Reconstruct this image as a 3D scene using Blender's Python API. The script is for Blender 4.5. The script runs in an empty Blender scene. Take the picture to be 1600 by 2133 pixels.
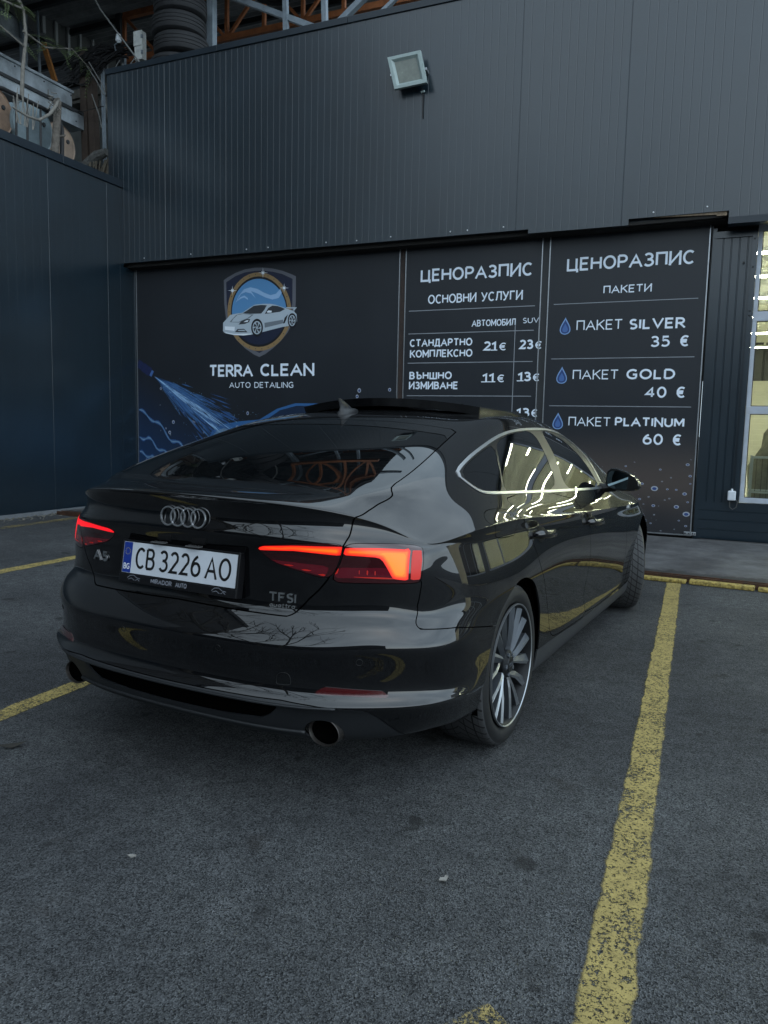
import bpy, math, random
import numpy as np
from math import sin, cos, pi, radians
from mathutils import Matrix, Vector
random.seed(7)
SC = bpy.context.scene
COL = SC.collection
# ------------------------------------------------------------------ camera
CAM_POS = np.array([1.8610, -2.9498, 1.2898])
YAW, PITCH, ROLL, FPX = -0.490962, -0.110250, 0.022225, 1594.14
def cam_axes():
    f = np.array([sin(YAW)*cos(PITCH), cos(YAW)*cos(PITCH), sin(PITCH)])
    r = np.array([cos(YAW), -sin(YAW), 0]); u = np.cross(r, f)
    return r*cos(ROLL)+u*sin(ROLL), -r*sin(ROLL)+u*cos(ROLL), f
_r, _u, _f = cam_axes()
cd = bpy.data.cameras.new('camera'); cam = bpy.data.objects.new('camera', cd); COL.objects.link(cam)
M4 = Matrix.Identity(4)
for i in range(3):
    M4[i][0] = _r[i]; M4[i][1] = _u[i]; M4[i][2] = -_f[i]; M4[i][3] = CAM_POS[i]
cam.matrix_world = M4
cd.sensor_fit = 'HORIZONTAL'; cd.sensor_width = 36; cd.lens = 36*FPX/1600
cd.clip_start = .05; cd.clip_end = 3000
SC.camera = cam
# ------------------------------------------------------------------ sky, sun, exposure
W = bpy.data.worlds.new('World'); SC.world = W; W.use_nodes = True
SUN_EL, SUN_ROT = radians(42), radians(128)
nt = W.node_tree; bg = nt.nodes['Background']
sky = nt.nodes.new('ShaderNodeTexSky'); sky.sky_type = 'NISHITA'; sky.sun_disc = False
sky.sun_elevation = SUN_EL; sky.sun_rotation = SUN_ROT
sky.air_density = 1.2; sky.dust_density = 1.5; sky.ozone_density = 2.5
tcw = nt.nodes.new('ShaderNodeTexCoord'); mpw = nt.nodes.new('ShaderNodeMapping'); mpw.inputs['Scale'].default_value = (1, 1, 2.6)
nw = nt.nodes.new('ShaderNodeTexNoise'); nw.inputs['Scale'].default_value = 1.7; nw.inputs['Detail'].default_value = 6; nw.inputs['Roughness'].default_value = .55
rw_ = nt.nodes.new('ShaderNodeValToRGB'); e_ = rw_.color_ramp.elements; e_[0].position = .30; e_[0].color = (4.0, 5.4, 6.6, 1); e_[1].position = .72; e_[1].color = (7.8, 9.7, 11.1, 1)
mw = nt.nodes.new('ShaderNodeMix'); mw.data_type = 'RGBA'; mw.inputs[0].default_value = .82      # a closed cloud layer over the clear sky
nt.links.new(tcw.outputs['Generated'], mpw.inputs[0]); nt.links.new(mpw.outputs[0], nw.inputs[0]); nt.links.new(nw.outputs['Fac'], rw_.inputs[0])
nt.links.new(sky.outputs[0], mw.inputs[6]); nt.links.new(rw_.outputs[0], mw.inputs[7]); sxw = nt.nodes.new('ShaderNodeSeparateXYZ'); gw = nt.nodes.new('ShaderNodeMath'); gw.operation = 'MULTIPLY_ADD'; gw.inputs[1].default_value = .55; gw.inputs[2].default_value = 1.0   # the cloud is brighter on the sun's side
vw = nt.nodes.new('ShaderNodeVectorMath'); vw.operation = 'SCALE'
nt.links.new(tcw.outputs['Generated'], sxw.inputs[0]); nt.links.new(sxw.outputs[0], gw.inputs[0]); nt.links.new(mw.outputs[2], vw.inputs[0]); nt.links.new(gw.outputs[0], vw.inputs['Scale']); nt.links.new(vw.outputs[0], bg.inputs[0]); bg.inputs[1].default_value = .12
sd = bpy.data.lights.new('sun', 'SUN'); sd.energy = .5; sd.angle = radians(165); sd.color = (1, .96, .91)
sun = bpy.data.objects.new('sun', sd); COL.objects.link(sun)
sdir = Vector((sin(SUN_ROT)*cos(SUN_EL), cos(SUN_ROT)*cos(SUN_EL), sin(SUN_EL)))
sun.rotation_euler = sdir.to_track_quat('Z', 'Y').to_euler(); sun.location = (6, -10, 12)
SC.view_settings.view_transform = 'Standard'; SC.view_settings.look = 'None'
SC.view_settings.gamma = 1; SC.view_settings.exposure = 0.56; SC.view_settings.use_curve_mapping = False
try:
    SC.cycles.max_bounces = 8; SC.cycles.transparent_max_bounces = 12; SC.cycles.use_denoising = True
    SC.cycles.sample_clamp_indirect = 6
except Exception: pass
# ------------------------------------------------------------------ helpers
PH = 0.0763828                       # the facade's heading against the car's
UA = np.array([cos(PH), sin(PH), 0]); NA = np.array([-sin(PH), cos(PH), 0])
def link(o, parent=None):
    COL.objects.link(o)
    if parent is not None: o.parent = parent
    return o
def tag(o, label=None, cat=None, group=None, kind=None):
    for k, v in (('label', label), ('category', cat), ('group', group), ('kind', kind)):
        if v: o[k] = v
    return o
class MB:
    """collects vertices and faces of one mesh"""
    def __init__(s): s.v = []; s.f = []; s.m = []
    def add(s, vs, fs, mi=0):
        n = len(s.v); s.v += [tuple(map(float, p)) for p in vs]; s.f += [tuple(n+i for i in f) for f in fs]; s.m += [mi]*len(fs); return s
    def box(s, a, b, mi=0):
        x0, y0, z0 = a; x1, y1, z1 = b
        return s.add([(x0,y0,z0),(x1,y0,z0),(x1,y1,z0),(x0,y1,z0),(x0,y0,z1),(x1,y0,z1),(x1,y1,z1),(x0,y1,z1)],
              [(0,3,2,1),(4,5,6,7),(0,1,5,4),(1,2,6,5),(2,3,7,6),(3,0,4,7)], mi)
    def bar(s, p, q, w, h=None, mi=0, up=(0,0,1)):
        p = np.array(p, float); q = np.array(q, float); h = h or w
        d = q-p; d /= np.linalg.norm(d)+1e-9; a = np.cross(d, up)
        if np.linalg.norm(a) < 1e-3: a = np.cross(d, (1,0,0))
        a /= np.linalg.norm(a); b = np.cross(a, d)
        vs = [e+a*i*w/2+b*j*h/2 for e in (p, q) for i, j in ((-1,-1),(1,-1),(1,1),(-1,1))]
        return s.add(vs, [(0,3,2,1),(4,5,6,7),(0,1,5,4),(1,2,6,5),(2,3,7,6),(3,0,4,7)], mi)
    def tube(s, pts, r, n=8, mi=0, cap=True):
        pts = [np.array(p, float) for p in pts]; k = len(pts); rr = r if hasattr(r, '__len__') else [r]*k
        base = len(s.v); prev = None; vs = []
        for i, p in enumerate(pts):
            d = pts[min(i+1, k-1)]-pts[max(i-1, 0)]; d /= np.linalg.norm(d)+1e-9
            a = np.cross(d, (0,0,1)) if prev is None else prev-d*np.dot(prev, d)
            if np.linalg.norm(a) < 1e-3: a = np.cross(d, (1,0,0))
            a /= np.linalg.norm(a); prev = a; b = np.cross(d, a)
            vs += [p+(a*cos(t)+b*sin(t))*rr[i] for t in np.linspace(0, 2*pi, n, endpoint=False)]
        fs = [(i*n+j, i*n+(j+1)%n, (i+1)*n+(j+1)%n, (i+1)*n+j) for i in range(k-1) for j in range(n)]
        if cap: fs += [tuple(range(n-1, -1, -1)), tuple((k-1)*n+j for j in range(n))]
        return s.add(vs, fs, mi)
    def lathe(s, prof, axis='x', n=48, mi=0, c=(0,0,0), closed=False):
        # prof: (along, radius)
        k = len(prof); vs = []
        for a, r in prof:
            for t in np.linspace(0, 2*pi, n, endpoint=False):
                vs.append({'x':(c[0]+a, c[1]+r*cos(t), c[2]+r*sin(t)), 'z':(c[0]+r*cos(t), c[1]+r*sin(t), c[2]+a), 'y':(c[0]+r*sin(t), c[1]+a, c[2]+r*cos(t))}[axis])
        fs = [(i*n+j, i*n+(j+1)%n, ((i+1)%k)*n+(j+1)%n, ((i+1)%k)*n+j) for i in range(k if closed else k-1) for j in range(n)]
        return s.add(vs, fs, mi)
    def poly(s, pts, mi=0): return s.add(pts, [tuple(range(len(pts)))], mi)
    def build(s, name, mats, parent=None, smooth=False, loc=None, rz=0, off=(0,0,0), bevel=0):
        me = bpy.data.meshes.new(name)
        o3 = np.array(off, float)
        me.from_pydata([tuple(np.array(p)-o3) for p in s.v], [], s.f)
        mats = mats if isinstance(mats, (list, tuple)) else [mats]
        for m in mats: me.materials.append(m)
        if len(mats) > 1: me.polygons.foreach_set('material_index', s.m)
        me.update()
        if smooth:
            me.polygons.foreach_set('use_smooth', [True]*len(me.polygons))
            if smooth != 'all':
                me.set_sharp_from_angle(angle=radians(smooth if smooth is not True else 35))
        o = link(bpy.data.objects.new(name, me), parent)
        if loc is not None: o.location = loc
        o.rotation_euler = (0, 0, rz)
        if bevel:
            b = o.modifiers.new('bevel', 'BEVEL'); b.width = bevel; b.segments = 2; b.limit_method = 'ANGLE'; b.harden_normals = False
        return o
def fbuild(mb, name, mats, parent=None, **k):
    """build a mesh given in facade coordinates (s, n, z); origin at its base"""
    if parent is not None: return mb.build(name, mats, parent, off=parent['org'], **k)
    v = np.array(mb.v); c = (v.min(0)+v.max(0))/2; c[2] = v[:,2].min()
    o = mb.build(name, mats, None, off=c, loc=tuple(UA*c[0]+NA*c[1]+np.array([0,0,c[2]])), rz=PH, **k)
    o['org'] = tuple(map(float, c)); return o
def fempty(name, c):
    o = link(bpy.data.objects.new(name, None)); o.location = tuple(UA*c[0]+NA*c[1]+np.array([0,0,c[2]])); o.rotation_euler = (0,0,PH)
    o['org'] = tuple(map(float, c)); o.empty_display_size = .1; return o
# ------------------------------------------------------------------ materials
def mat(name, col, rough=.5, metal=0., coat=0., coat_r=.03, spec=.5, noise=None, bump=None, emit=None, scale=(1,1,1)):
    """noise=(scale, amount, detail[, colour2]) mottles the colour; bump=(scale, strength, distance)"""
    m = bpy.data.materials.new(name); m.use_nodes = True; n = m.node_tree.nodes; L = m.node_tree.links
    b = n['Principled BSDF']; b.inputs['Base Color'].default_value = (*col, 1); b.inputs['Roughness'].default_value = rough
    b.inputs['Metallic'].default_value = metal; b.inputs['Coat Weight'].default_value = coat; b.inputs['Coat Roughness'].default_value = coat_r
    b.inputs['Specular IOR Level'].default_value = spec
    if noise or bump:
        tc = n.new('ShaderNodeTexCoord'); mp = n.new('ShaderNodeMapping'); mp.inputs['Scale'].default_value = scale
        L.new(tc.outputs['Object'], mp.inputs[0])
    if noise:
        t = n.new('ShaderNodeTexNoise'); t.inputs['Scale'].default_value = noise[0]; t.inputs['Detail'].default_value = noise[2]
        t.inputs['Roughness'].default_value = .65
        L.new(mp.outputs[0], t.inputs[0]); r = n.new('ShaderNodeValToRGB'); a = noise[1]
        r.color_ramp.elements[0].position = .3; r.color_ramp.elements[1].position = .7
        c2 = noise[3] if len(noise) > 3 else tuple(c*(1+a) for c in col)
        r.color_ramp.elements[0].color = (*[c*(1-a) for c in col], 1); r.color_ramp.elements[1].color = (*c2, 1)
        L.new(t.outputs['Fac'], r.inputs[0]); L.new(r.outputs[0], b.inputs['Base Color'])
        mr = n.new('ShaderNodeMapRange'); mr.inputs['To Min'].default_value = max(.02, rough*.8); mr.inputs['To Max'].default_value = min(1, rough*1.25)
        L.new(t.outputs['Fac'], mr.inputs[0]); L.new(mr.outputs[0], b.inputs['Roughness'])
    if bump:
        t2 = n.new('ShaderNodeTexNoise'); t2.inputs['Scale'].default_value = bump[0]; t2.inputs['Detail'].default_value = 4
        L.new(mp.outputs[0], t2.inputs[0]); bp = n.new('ShaderNodeBump'); bp.inputs['Strength'].default_value = bump[1]; bp.inputs['Distance'].default_value = bump[2]
        L.new(t2.outputs['Fac'], bp.inputs['Height']); L.new(bp.outputs[0], b.inputs['Normal'])
    if emit:
        b.inputs['Emission Color'].default_value = (*emit[0], 1); b.inputs['Emission Strength'].default_value = emit[1]
    return m
def glass_mat(name, tint=(.9,.95,.93), refl=1.0):
    m = bpy.data.materials.new(name); m.use_nodes = True; n = m.node_tree.nodes; L = m.node_tree.links
    n.remove(n['Principled BSDF']); out = n['Material Output']
    t = n.new('ShaderNodeBsdfTransparent'); t.inputs[0].default_value = (*tint, 1)
    g = n.new('ShaderNodeBsdfGlossy'); g.inputs['Roughness'].default_value = .01
    fr = n.new('ShaderNodeFresnel'); fr.inputs[0].default_value = 1.5
    mu = n.new('ShaderNodeMath'); mu.operation = 'MULTIPLY'; mu.inputs[1].default_value = refl; L.new(fr.outputs[0], mu.inputs[0])
    mx = n.new('ShaderNodeMixShader'); L.new(mu.outputs[0], mx.inputs[0]); L.new(t.outputs[0], mx.inputs[1]); L.new(g.outputs[0], mx.inputs[2])
    L.new(mx.outputs[0], out.inputs[0]); return m
# ------------------------------------------------------------------ ground
def asphalt():
    m = bpy.data.materials.new('asphalt'); m.use_nodes = True; n = m.node_tree.nodes; L = m.node_tree.links
    b = n['Principled BSDF']; tc = n.new('ShaderNodeTexCoord')
    def nz(s, d=6, r=.6):
        t = n.new('ShaderNodeTexNoise'); t.inputs['Scale'].default_value = s; t.inputs['Detail'].default_value = d; t.inputs['Roughness'].default_value = r
        L.new(tc.outputs['Object'], t.inputs[0]); return t
    def ramp(src, p0, c0, p1, c1):
        r = n.new('ShaderNodeValToRGB'); e = r.color_ramp.elements; e[0].position = p0; e[1].position = p1; e[0].color = (*c0, 1); e[1].color = (*c1, 1)
        L.new(src, r.inputs[0]); return r
    def mix(mode, f, a, bb):
        x = n.new('ShaderNodeMix'); x.data_type = 'RGBA'; x.blend_type = mode
        if isinstance(f, float): x.inputs[0].default_value = f
        else: L.new(f, x.inputs[0])
        L.new(a, x.inputs[6]); L.new(bb, x.inputs[7]); return x
    v = n.new('ShaderNodeTexVoronoi'); v.inputs['Scale'].default_value = 250; L.new(tc.outputs['Object'], v.inputs[0])
    stone = ramp(v.outputs['Color'], .12, (.006,.0075,.009), .92, (.165,.173,.180))
    big = ramp(nz(.9, 5).outputs['Fac'], .30, (.55,.55,.57), .70, (1.22,1.21,1.19))
    mid = ramp(nz(14, 5).outputs['Fac'], .3, (.72,.72,.72), .7, (1.2,1.2,1.2))
    c = mix('MULTIPLY', 1.0, stone.outputs[0], big.outputs[0]); c = mix('MULTIPLY', 1.0, c.outputs[2], mid.outputs[0])
    st = ramp(nz(2.3, 8, .7).outputs['Fac'], .60, (0,0,0), .72, (.75,.75,.75))
    br = n.new('ShaderNodeRGB'); br.outputs[0].default_value = (.030,.024,.020,1)
    c = mix('MIX', st.outputs[0], c.outputs[2], br.outputs[0])
    sp = n.new('ShaderNodeTexVoronoi'); sp.inputs['Scale'].default_value = 26; sp.inputs['Randomness'].default_value = 1; L.new(tc.outputs['Object'], sp.inputs[0])
    spk = ramp(sp.outputs['Distance'], .0, (1,1,1), .06, (0,0,0))
    w = n.new('ShaderNodeRGB'); w.outputs[0].default_value = (.22,.22,.21,1)
    gate = ramp(nz(9, 2).outputs['Fac'], .56, (0,0,0), .62, (1,1,1))
    mm = n.new('ShaderNodeMath'); mm.operation = 'MULTIPLY'; L.new(spk.outputs[0], mm.inputs[0]); L.new(gate.outputs[0], mm.inputs[1])
    c = mix('MIX', mm.outputs[0], c.outputs[2], w.outputs[0])
    dr = ramp(nz(4.5, 3, .5).outputs['Fac'], .665, (0,0,0), .71, (.72,.72,.72)); ol = n.new('ShaderNodeRGB'); ol.outputs[0].default_value = (.014,.014,.0145,1); c = mix('MIX', dr.outputs[0], c.outputs[2], ol.outputs[0])
    lg = ramp(nz(.28, 4, .55).outputs['Fac'], .36, (.72,.72,.73), .64, (1.16,1.16,1.15)); c = mix('MULTIPLY', 1.0, c.outputs[2], lg.outputs[0])
    dn = nz(1.6, 5); va = n.new('ShaderNodeMix'); va.data_type = 'VECTOR'; va.inputs[0].default_value = .16; L.new(tc.outputs['Object'], va.inputs[4]); L.new(dn.outputs['Color'], va.inputs[5])
    ck = n.new('ShaderNodeTexVoronoi'); ck.feature = 'DISTANCE_TO_EDGE'; ck.inputs['Scale'].default_value = .55; L.new(va.outputs[1], ck.inputs[0])
    cr = ramp(ck.outputs['Distance'], .0010, (1,1,1), .0030, (0,0,0)); cg = ramp(nz(.55, 3).outputs['Fac'], .62, (0,0,0), .68, (.6,.6,.6))
    cm = n.new('ShaderNodeMath'); cm.operation = 'MULTIPLY'; L.new(cr.outputs[0], cm.inputs[0]); L.new(cg.outputs[0], cm.inputs[1])
    dk = n.new('ShaderNodeRGB'); dk.outputs[0].default_value = (.006,.0065,.007,1); c = mix('MIX', cm.outputs[0], c.outputs[2], dk.outputs[0])
    L.new(c.outputs[2], b.inputs['Base Color']); b.inputs['Roughness'].default_value = .82; b.inputs['Specular IOR Level'].default_value = .35
    bp = n.new('ShaderNodeBump'); bp.inputs['Strength'].default_value = 1.0; bp.inputs['Distance'].default_value = .009
    ad = n.new('ShaderNodeMath'); ad.operation = 'ADD'; L.new(v.outputs['Distance'], ad.inputs[0]); L.new(nz(60, 4).outputs['Fac'], ad.inputs[1])
    L.new(ad.outputs[0], bp.inputs['Height']); L.new(bp.outputs[0], b.inputs['Normal']); return m
M_asph = asphalt()
g = MB().add([(-400,-400,0),(400,-400,0),(400,400,0),(-400,400,0)], [(0,1,2,3)]).build('ground', M_asph); tag(g, kind='structure')
def paint_mat(name, col, wear, seed):
    """road paint worn off in flecks and along ragged edges; the mesh carries a UV across (0..1) and along (metres)"""
    m = bpy.data.materials.new(name); m.use_nodes = True; n = m.node_tree.nodes; L = m.node_tree.links; b = n['Principled BSDF']; out = n['Material Output']
    tc = n.new('ShaderNodeTexCoord')
    def nz(s, d=4):
        t = n.new('ShaderNodeTexNoise'); t.noise_dimensions = '4D'; t.inputs['W'].default_value = seed; t.inputs['Scale'].default_value = s; t.inputs['Detail'].default_value = d; t.inputs['Roughness'].default_value = .7
        L.new(tc.outputs['Object'], t.inputs[0]); return t.outputs['Fac']
    def mth(op, a, bb, c=None):
        x = n.new('ShaderNodeMath'); x.operation = op
        for i, q in enumerate((a, bb, c)):
            if q is None: continue
            if isinstance(q, (int, float)): x.inputs[i].default_value = q
            else: L.new(q, x.inputs[i])
        return x.outputs[0]
    sx = n.new('ShaderNodeSeparateXYZ'); L.new(tc.outputs['UV'], sx.inputs[0])
    e = mth('ABSOLUTE', mth('SUBTRACT', sx.outputs[0], .5), 0)          # 0 centre .. .5 edge
    edge = mth('MULTIPLY', mth('SUBTRACT', .40, mth('ADD', e, mth('MULTIPLY', mth('SUBTRACT', nz(7, 5), .5), .32))), 9)
    body = mth('ADD', mth('MULTIPLY', mth('SUBTRACT', nz(95, 2), .5), 4.2), mth('MULTIPLY', mth('SUBTRACT', nz(6, 4), .5), 2.0))
    body = mth('ADD', body, mth('MULTIPLY', mth('SUBTRACT', nz(240, 2), .5), 2.6))
    body = mth('ADD', body, mth('MULTIPLY', sx.outputs[1], .05))
    a = mth('MINIMUM', edge, mth('ADD', body, wear)); a = mth('MULTIPLY', a, 2.0)
    a = mth('MINIMUM', mth('MAXIMUM', a, 0), 1)
    r = n.new('ShaderNodeValToRGB'); r.color_ramp.elements[0].position = .35; r.color_ramp.elements[1].position = .65
    r.color_ramp.elements[0].color = (*[c*.62 for c in col], 1); r.color_ramp.elements[1].color = (*col, 1); L.new(nz(16, 5), r.inputs[0])
    L.new(r.outputs[0], b.inputs['Base Color']); b.inputs['Roughness'].default_value = .75
    bp = n.new('ShaderNodeBump'); bp.inputs['Distance'].default_value = .004; bp.inputs['Strength'].default_value = .7; L.new(nz(150, 3), bp.inputs['Height']); L.new(bp.outputs[0], b.inputs['Normal'])
    t = n.new('ShaderNodeBsdfTransparent'); mx = n.new('ShaderNodeMixShader'); L.new(a, mx.inputs[0]); L.new(t.outputs[0], mx.inputs[1]); L.new(b.outputs[0], mx.inputs[2]); L.new(mx.outputs[0], out.inputs[0])
    return m
M_line = paint_mat('yellow_road_paint', (.37,.285,.092), .50, 1.0); M_line2 = paint_mat('faded_yellow_road_paint', (.32,.245,.085), .0, 4.0)
def line(p, q, w, m, z=.004):
    p = np.array(p); q = np.array(q); d = (q-p)/np.linalg.norm(q-p); a = np.array([d[1], -d[0]])*w/2*1.25
    mb = MB().add([(*(p-a), z), (*(p+a), z), (*(q+a), z), (*(q-a), z)], [(0,1,2,3)])
    o = mb.build('parking_line', m); tag(o, kind='structure')
    uv = o.data.uv_layers.new(name='UVMap'); L = np.linalg.norm(q-p)
    for i, c in enumerate([(0,0),(1,0),(1,L),(0,L)]): uv.data[i].uv = c
    return o
line((1.612,-1.72), (1.50,-.62), .128, M_line); line((1.50,-.62), (1.008,4.0), .120, M_line)
line((-1.03,-1.7), (-1.63,4.0), .115, M_line); line((-3.92,.2), (-4.25,4.0), .15, M_line)
line((1.215,-1.72), (1.372,-1.44), .085, M_line2); line((-6.3,2.2), (-6.62,5.0), .16, M_line2)
# kerb, drain channel and concrete apron
M_conc = mat('stained_concrete', (.115,.115,.118), .85, noise=(3.0,.42,9,(.15,.15,.152)), bump=(70,.5,.004))
mb = MB(); mb.add([(-7,4.21,.045),(12,4.21,.045),(12,6.9,.10),(-7,6.0,.10),(-7,4.21,0),(12,4.21,0)], [(0,1,2,3),(4,5,1,0)])
n = M_conc.node_tree.nodes; L = M_conc.node_tree.links; pb = n['Principled BSDF']; src = pb.inputs['Base Color'].links[0].from_socket
tc = n.new('ShaderNodeTexCoord'); sx = n.new('ShaderNodeSeparateXYZ'); L.new(tc.outputs['Object'], sx.inputs[0])
t1 = n.new('ShaderNodeTexNoise'); t1.inputs['Scale'].default_value = 6; t1.inputs['Detail'].default_value = 8; t1.inputs['Roughness'].default_value = .7; L.new(tc.outputs['Object'], t1.inputs[0])
m1 = n.new('ShaderNodeMath'); m1.operation = 'MULTIPLY_ADD'; L.new(t1.outputs['Fac'], m1.inputs[0]); m1.inputs[1].default_value = .55; L.new(sx.outputs[1], m1.inputs[2])
r1 = n.new('ShaderNodeValToRGB'); e = r1.color_ramp.elements; e[0].position = 0; e[0].color = (.12,.12,.12,1); e[1].position = 1; e[1].color = (1,1,1,1); k = e.new(.35); k.color = (.35,.34,.33,1); k = e.new(.5); k.color = (.95,.95,.95,1)
mr = n.new('ShaderNodeMapRange'); mr.inputs[1].default_value = 4.40; mr.inputs[2].default_value = 5.0; L.new(m1.outputs[0], mr.inputs[0]); L.new(mr.outputs[0], r1.inputs[0])
r2 = n.new('ShaderNodeValToRGB'); e = r2.color_ramp.elements; e[0].position = .36; e[0].color = (.45,.45,.46,1); e[1].position = .60; e[1].color = (1,1,1,1)
t2 = n.new('ShaderNodeTexNoise'); t2.inputs['Scale'].default_value = 1.6; t2.inputs['Detail'].default_value = 9; t2.inputs['Roughness'].default_value = .72; L.new(tc.outputs['Object'], t2.inputs[0]); L.new(t2.outputs['Fac'], r2.inputs[0])
for rr in (r1, r2):
    x = n.new('ShaderNodeMix'); x.data_type = 'RGBA'; x.blend_type = 'MULTIPLY'; x.inputs[0].default_value = 1; L.new(src, x.inputs[6]); L.new(rr.outputs[0], x.inputs[7]); src = x.outputs[2]
L.new(src, pb.inputs['Base Color'])
ap = mb.build('pavement', M_conc); tag(ap, kind='structure')
M_rust = mat('rusty_steel', (.045,.022,.014), .75, metal=.2, noise=(22,.5,6,(.10,.045,.022)), bump=(60,.5,.003))
mb = MB(); mb.box((-7,4.115,.002),(12,4.128,.052)); mb.box((-7,4.128,.002),(12,4.19,.022)); mb.box((-7,4.19,.002),(12,4.206,.052))
o = mb.build('drain_channel', M_rust); tag(o, kind='structure')
M_kerb = mat('yellow_painted_kerb', (.34,.235,.045), .8, noise=(34,.92,9,(.60,.45,.12)), bump=(38,1.0,.012))
mb = MB(); x = -6.1; rk = random.Random(3)
while x < 8:
    w = rk.uniform(.52,.6); dz = rk.uniform(-.004,.006); dy = rk.uniform(-.006,.006)
    mb.box((x,4.02+dy,.002),(x+w-.025,4.108,.034+dz)); x += w
o = mb.build('kerb', M_kerb, bevel=.008); tag(o, kind='structure')
# litter
def scrap(loc, rz, pts, th, m, name, label, cat):
    mb = MB(); mb.add([(*p, .006+abs(p[0])*.25) for p in pts]+[(*p, .006+th+abs(p[0])*.25) for p in pts],
        [tuple(range(len(pts)-1,-1,-1)), tuple(range(len(pts),2*len(pts)))]+[(i,(i+1)%len(pts),(i+1)%len(pts)+len(pts),i+len(pts)) for i in range(len(pts))])
    o = mb.build(name, m, loc=loc, rz=rz); tag(o, label, cat); return o
M_paper = mat('pale_paper', (.24,.23,.21), .9, noise=(60,.3,3)); M_leaf = mat('dark_dry_leaf', (.02,.018,.014), .8, noise=(40,.4,3))
lf = [(-.05,0),(-.03,.012),(0,.017),(.03,.011),(.052,0),(.03,-.01),(0,-.015),(-.03,-.01)]
scrap((-.78,-1.08,0), .9, lf, .002, M_leaf, 'leaf', 'dark narrow leaf lying alone on the asphalt at the left', 'leaf')
scrap((1.06,-1.04,0), .8, [(-.017,-.006),(-.008,.008),(.004,.007),(.012,.014),(.016,.004),(.004,-.009)], .003, M_paper, 'paper_scrap', 'pale paper scrap on the asphalt nearest the right yellow line', 'litter')
scrap((.21,-1.40,0), .2, [(-.014,-.004),(-.004,.006),(.012,.005),(.014,-.003),(0,-.007)], .003, M_paper, 'paper_scrap', 'small whitish scrap on the asphalt at lower left, behind the number plate', 'litter')
# ------------------------------------------------------------------ building front
M_clad = mat('anthracite_sheet_cladding', (.0052,.0142,.0222), .36, noise=(1.3,.16,5), coat=1.0, coat_r=.24, spec=.3)
M_clad.node_tree.nodes['Principled BSDF'].inputs['Coat IOR'].default_value = 1.55
M_clad2 = mat('anthracite_flashing', (.007,.0145,.0225), .33, noise=(2.5,.14,5))
M_soff = mat('dark_underside', (.012,.011,.010), .9, noise=(6,.4,5))
M_alu = mat('brushed_aluminium_trim', (.42,.44,.46), .35, metal=.9, noise=(30,.12,3))
M_white = mat('white_pvc', (.62,.66,.70), .4)
M_screw = mat('zinc_screw', (.55,.57,.6), .35, metal=.8)
def ribbed(mb, s0, s1, z0, z1, n, pitch=.1, depth=.004, panel=1.06, dirn=1, hor=False, groove=.009):
    """sheet with fine pressed grooves; hor: grooves run along s"""
    a0, a1 = (z0, z1) if hor else (s0, s1)
    cuts = [(a0, 0)]; a = a0; k = 0
    per = max(1, round(panel/pitch)); acc = a0
    rk = random.Random(int(s0*100))
    while acc+pitch < a1:
        acc += pitch; k += 1
        dp = depth*(3.2 if k % per == 0 else 1.0); g = groove*(1.1 if k % per == 0 else 1.0)
        cuts += [(acc-g/2, 0), (acc-g/5, dp), (acc+g/5, dp), (acc+g/2, 0)]
    cuts.append((a1, 0)); vs = []; fs = []
    for (p, d) in cuts:
        if hor: vs += [(s0, n+d*dirn, p), (s1, n+d*dirn, p)]
        else: vs += [(p, n+d*dirn, z0), (p, n+d*dirn, z1)]
    for i in range(len(cuts)-1):
        q = (2*i, 2*i+2, 2*i+3, 2*i+1); fs.append(q if not hor else q[::-1])
    mb.add(vs, fs)
bld = fempty('workshop_building', (-1, 6.4, 0)); tag(bld, 'long workshop front with dark grey ribbed upper cladding over price boards', 'building')
mb = MB()
for s0, s1, z0 in ((-7.06,-1.86,3.652),(-1.86,-.648,3.652),(-.648,.49,3.605),(.49,1.52,3.672),(1.52,8.0,3.57)):
    ribbed(mb, s0, s1, z0, 6.42, 6.14 if s0 != .49 else 6.138, pitch=.0963, panel=1.06, depth=.0012)
    mb.add([(s0,6.141,z0),(s1,6.141,z0),(s1,6.215,z0),(s0,6.215,z0)], [(0,3,2,1)])
mb.add([(-7.06,6.1405,3.652),(-7.06,6.1405,6.42),(-7.06,6.22,6.42),(-7.06,6.22,3.652)], [(0,1,2,3)])
mb.add([(-7.06,6.22,3.652),(8,6.22,3.652),(8,6.22,6.42),(-7.06,6.22,6.42)], [(0,1,2,3)])
fbuild(mb, 'upper_cladding', M_clad, bld)
mb = MB(); s = -7.08
while s < 8:
    e = min(s+2.0, 8.0); t = .003 if int((s+8)/2) % 2 else 0
    mb.box((s,6.122-t,6.372),(e-.004,6.30,6.452+t)); s = e
fbuild(mb, 'roof_flashing', M_clad2, bld, bevel=.004)
mb = MB(); mb.box((-6.80,6.222,3.60),(1.50,6.47,3.70)); mb.box((1.52,6.222,3.57),(8,6.47,3.64))
mb.bar((-.62,6.19,3.612),(1.46,6.19,3.63),.05,.03); fbuild(mb, 'soffit', M_soff, bld)
M_wood = mat('torn_board_edge', (.20,.15,.10), .8, noise=(25,.4,4))
mb = MB(); mb.add([(.75,6.15,3.668),(1.48,6.15,3.64),(1.48,6.15,3.672),(.75,6.20,3.668),(1.48,6.20,3.64)], [(0,1,2),(0,3,4,1)]); mb.box((1.40,6.15,3.628),(1.50,6.2,3.668)); fbuild(mb, 'torn_edge_board', M_wood, bld)
mb = MB(); mb.box((1.518,6.118,3.53),(8,6.136,3.60)); mb.add([(1.518,6.118,3.53),(8,6.118,3.53),(8,6.22,3.52),(1.518,6.22,3.52)], [(0,3,2,1)]); fbuild(mb, 'lower_flashing', M_clad2, bld)
mb = MB()
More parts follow.
